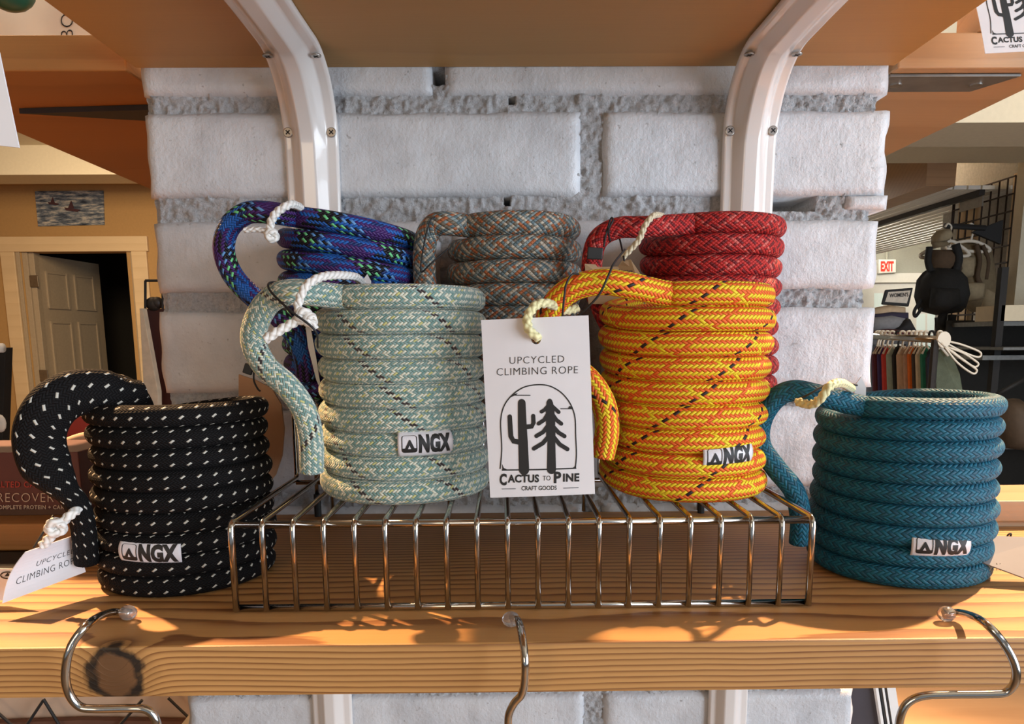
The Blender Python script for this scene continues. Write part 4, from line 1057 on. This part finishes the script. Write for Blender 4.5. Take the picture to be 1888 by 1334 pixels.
blob('fishing_pack', 'tan pack with pockets and brown straps hanging behind the black backpack', 'backpack',
     [('pack_body', [(1762, 445), (1800, 442), (1822, 455), (1830, 500), (1838, 550), (1830, 572), (1800, 575), (1775, 560), (1764, 500)], .07, M_tanp, .05),
      ('pocket', [(1764, 475), (1794, 472), (1792, 510), (1766, 512)], .04, M_tan2, -.03), ('pocket', [(1772, 522), (1812, 520), (1808, 552), (1780, 555)], .05, M_tan2, -.03),
      ('pocket', [(1815, 530), (1836, 540), (1836, 568), (1812, 570)], .03, M_tan2, -.01)], 3.34,
     [('strap', [(1800, 450), (1806, 480), (1802, 510), (1812, 530)], .012, M_brn, -.03), ('strap', [(1812, 452), (1822, 480), (1818, 515)], .010, M_brn, -.02)])
blob('cap', 'tan fishing cap hanging beside the display arm', 'cap', [('cap_crown', [(1722, 436), (1732, 424), (1748, 422), (1753, 436), (1745, 445), (1722, 449)], .05, M_tan2, 0), ('cap_brim', [(1719, 446), (1745, 444), (1752, 452), (1722, 458)], .02, M_tanp, -.03)], 3.18)
# second hung clutter lower on the grid
blob('hanging_bag', 'dark bag hanging low on the wire grid behind the black backpack', 'bag', [('bag_body', [(1728, 585), (1756, 583), (1762, 600), (1752, 625), (1730, 622)], .05, M_pack, 0)], 3.28)
# light post and shelves at the right edge
o = MB().box(DX(1873, 400, 2.6).x, 2.66, g0-.10, g0-.03, 1.25, 2.6).build('pale_post', M_cream); tag(o, 'cream upright post at the near edge of the wire grid', 'post')
sh = empty('shelf_unit', at(1850, 660, 2.6)); tag(sh, 'dark shelf unit with steel edged boards behind the teal mug', 'shelf')
for px0, py0, y, th in ((1812, 655, 2.7, .02), (1838, 592, 2.75, .02), (1850, 640, 2.6, .012), (1800, 820, 2.7, .02)):
    p = at(px0, py0, y); MB().box(p.x, p.x+.9, y, y+.35, p.z-th, p.z).build('shelf_board', M_steel, sh)
p = at(1838, 600, 2.72); MB().box(p.x, p.x+.03, 2.72, 2.75, 0, p.z+.25).build('upright', M_matt, sh); MB().box(p.x+.85, p.x+.88, 2.72, 2.75, 0, p.z+.25).build('upright', M_matt, sh)
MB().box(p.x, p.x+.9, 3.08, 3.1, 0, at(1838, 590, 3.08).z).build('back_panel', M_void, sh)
o = blob('tan_bag', 'brown bag slumped on the low shelf at the right edge', 'bag', [('bag_body', [(1846, 740), (1880, 735), (1900, 780), (1890, 830), (1850, 825)], .08, flat('brown_bag_cloth', (.10, .065, .04)), 0)], 2.65)
o = MB().tube([at(1836, 728, 2.5), at(1895, 695, 2.5)], .010, 8).build('black_rod', M_matt, smooth=True); tag(o, 'black rod slanting up behind the teal mug rim', 'rod')
o = MB().box(at(1852, 575, 2.7).x, at(1852, 575, 2.7).x+.5, 2.72, 2.9, at(1838, 592, 2.75).z+.001, at(1852, 562, 2.7).z).build('pale_crate', M_cream); tag(o, 'pale crate on the upper dark shelf at the right edge', 'crate')
# sign stand with folded clothes
sg = empty('sign_holder', at(1658, 548, 2.9)); tag(sg, 'black framed WOMEN\'S sign above the folded clothes', 'sign')
MB().prism([at(x, y, 2.9) for x, y in ((1626, 561), (1676, 565), (1684, 530), (1633, 534))], (0, .012, 0)).build('sign_frame', M_matt, sg, bevel=.004)
MB().prism([at(x, y, 2.897) for x, y in ((1632, 556), (1672, 559), (1679, 535), (1638, 538))], (0, .002, 0)).build('sign_paper', flat('sign_paper', (.62, .55, .46)), sg)
v, f = fit_text("WOMEN'S", 1640, 1675, 548, 541, .02); printed('lettering', [([(x, y-(x-1640)*.06) for x, y in v], f)], lambda s, t: at(s, t, 2.895), M_ink, sg)
clothes = [((1600, 586), (1668, 584), (1668, 566), (1640, 562), (1600, 570), 'beige folded cloth', (.50, .37, .24)), ((1600, 596), (1674, 592), (1674, 576), (1640, 574), (1600, 580), 'navy folded cloth', (.03, .025, .05)),
           ((1600, 612), (1660, 610), (1668, 586), (1640, 580), (1600, 586), 'grey padded folded jacket', (.20, .20, .21)), ((1640, 612), (1686, 612), (1672, 586), (1664, 590), (1655, 600), 'black folded trousers', (.015, .014, .016)), ((1600, 620), (1684, 622), (1684, 610), (1640, 606), (1600, 612), 'dark red folded shirt', (.07, .012, .014))]
for i, c_ in enumerate(clothes):
    blob('folded_garment', c_[5]+' in the pile under the sign', 'garment', [('cloth', list(c_[:5]), .05, flat('cloth_%s' % 'abcde'[i], c_[6], .9), 0)], 2.85-.03*i)
tb = empty('display_table', at(1640, 630, 2.8)); tag(tb, 'dark table carrying the folded clothes', 'table')
p0 = at(1590, 622, 2.75); p1 = at(1682, 622, 2.75)
MB().box(p0.x, p1.x, 2.72, 3.1, p0.z-.03, p0.z-.002).build('tabletop', M_dark, tb)
for x in (p0.x+.02, p1.x-.02):
    for y in (2.75, 3.07): MB().box(x-.015, x+.015, y-.015, y+.015, 0, p0.z-.03).build('leg', M_dark, tb)
# clothes rail with garments on hangers
YG = 2.25
rl = empty('clothes_rail', at(1680, 622, YG)); tag(rl, 'clothes rail carrying the shirts behind the teal mug', 'rack')
r0, r1 = at(1600, 619, YG+.03), at(1736, 626, YG-.42)
MB().tube([r0, r1], .012, 10).build('rail_bar', M_chrome, rl, smooth=True)
MB().disc(r1+Vector((.004, 0, .0)), (.25, -1, .0), .026, .006, 24).build('rail_end_disc', M_hang, rl, smooth=False)
for p in (r0+Vector((.05, 0, 0)), r1-Vector((.02, 0, 0))): MB().tube([Vector((p.x, p.y, 0)), p], .012, 8).build('upright', M_dark, rl)
cols = [((.16, .05, .10), 'mauve'), ((.10, .012, .02), 'dark red'), ((.055, .035, .14), 'purple'), ((.62, .06, .05), 'bright red'), ((.34, .42, .36), 'pale green'), ((.015, .015, .015), 'black'), ((.55, .38, .26), 'beige'), ((.50, .33, .24), 'peach'),
        ((.75, .17, .02), 'orange'), ((.06, .045, .04), 'dark brown'), ((.58, .50, .36), 'cream'), ((.02, .20, .13), 'emerald green'), ((.03, .035, .06), 'navy'), ((.10, .115, .075), 'olive green')]
names = ['mauve shirt at the left end of the clothes rail', 'dark red shirt, second along the clothes rail', 'purple shirt on the clothes rail', 'bright red shirt on the clothes rail', 'pale green shirt on the clothes rail', 'black shirt on the clothes rail between pale green and beige', 'beige shirt on the clothes rail', 'peach shirt on the clothes rail beside the orange one',
         'orange shirt on the clothes rail', 'dark brown shirt on the clothes rail after the orange one', 'cream shirt on the clothes rail', 'emerald green shirt on the clothes rail', 'navy shirt on the clothes rail beside the olive one', 'olive green shirt at the right end of the clothes rail']
tops = [1618, 1622, 1628, 1636, 1645, 1656, 1664, 1676, 1684, 1692, 1699, 1708, 1718, 1733]
for i, ((c_, cn), nm, tx_) in enumerate(zip(cols, names, tops)):
    M_c = flat('shirt_cloth_'+cn.replace(' ', '_'), c_, .9, bump=.001)
    yy = YG-.03*i
    big = 1 + (.35 if i > 10 else 0)
    ty = 637 + (6 if i > 11 else 0)
    w1, w2 = 17*big, 30*big
    pts = [(tx_-9, ty+18), (tx_-2, ty+2), (tx_+4, ty), (tx_+w1*.7, ty+11), (tx_+w1*1.2, ty+26), (tx_+w2*.85, ty+46), (tx_+w2, ty+75), (tx_+w2+2, ty+110), (tx_-6, ty+110)]
    dx = .018
    root = empty('shirt', at(tx_, ty, yy)); tag(root, nm, 'shirt', 'shirts on the clothes rail')
    v = [at(px, py, yy) for px, py in pts]; cen = sum(v, Vector())/len(v)
    mb = MB(); n = len(v); fr_ = [p+Vector((0, -.006, 0))*(1 if k % 2 else .4) for k, p in enumerate(v)]; bk = [p+Vector((0, .010, 0)) for p in v]
    mb.add(fr_+bk+[cen+Vector((-.004, -.012, 0))], [(k, (k+1) % n, 2*n) for k in range(n)]+[(n+k, n+(k+1) % n, (k+1) % n, k) for k in range(n)]+[tuple(range(n, 2*n))[::-1]])
    mb.build('shirt_body', M_c, root, smooth=False)
    hg = empty('clothes_hanger', at(tx_, 620, yy)); tag(hg, ('ivory' if i not in (5, 12) else 'dark')+' hanger holding the '+cn+' shirt on the rail', 'hanger', 'hangers on the clothes rail')
    m_ = M_hang if i not in (5, 12) else M_matt
    MB().tube(spline([at(tx_-5, 618, yy-.006), at(tx_-3, 611, yy-.01), at(tx_+3, 611, yy-.01), at(tx_+5, 618, yy-.006), at(tx_+1, 630, yy-.003), at(tx_, 638, yy)], 4), .0038, 6).build('hanger_hook', m_, hg, smooth=True)
    MB().tube([at(tx_-8, 652, yy-.012), at(tx_, 637, yy-.014), at(tx_+15, 656, yy-.016)], .0042, 6).build('hanger_bar', m_, hg, smooth=True)
for i, (a, b, c_) in enumerate((((1742, 628), (1805, 650), (1770, 634)), ((1748, 640), (1800, 668), (1775, 650)), ((1735, 632), (1797, 680), (1765, 656)))):
    y = 1.86-.03*i; hg = empty('clothes_hanger', at(*a, y)); tag(hg, ['uppermost', 'middle', 'lowest'][i]+' of the three empty ivory hangers at the rail\'s right end', 'hanger')
    MB().tube(spline([at(*a, y), at(*c_, y), at(b[0]-3, b[1]-4, y), at(b[0]+4, b[1]+3, y), at(b[0]-4, b[1]+8, y), at(c_[0], c_[1]+12, y), at(a[0]+6, a[1]+6, y)], 5), .0034, 6).build('hanger_bar', M_hang, hg, smooth=True)
    MB().tube([at(*a, y), at(a[0]-7, a[1]-6, y)],     .003, 6).build('hanger_hook', M_hang, hg, smooth=True)
for o in list(bpy.data.objects):
    if o.type == 'EMPTY' and not o.children and not o.get('kind'): bpy.data.objects.remove(o)
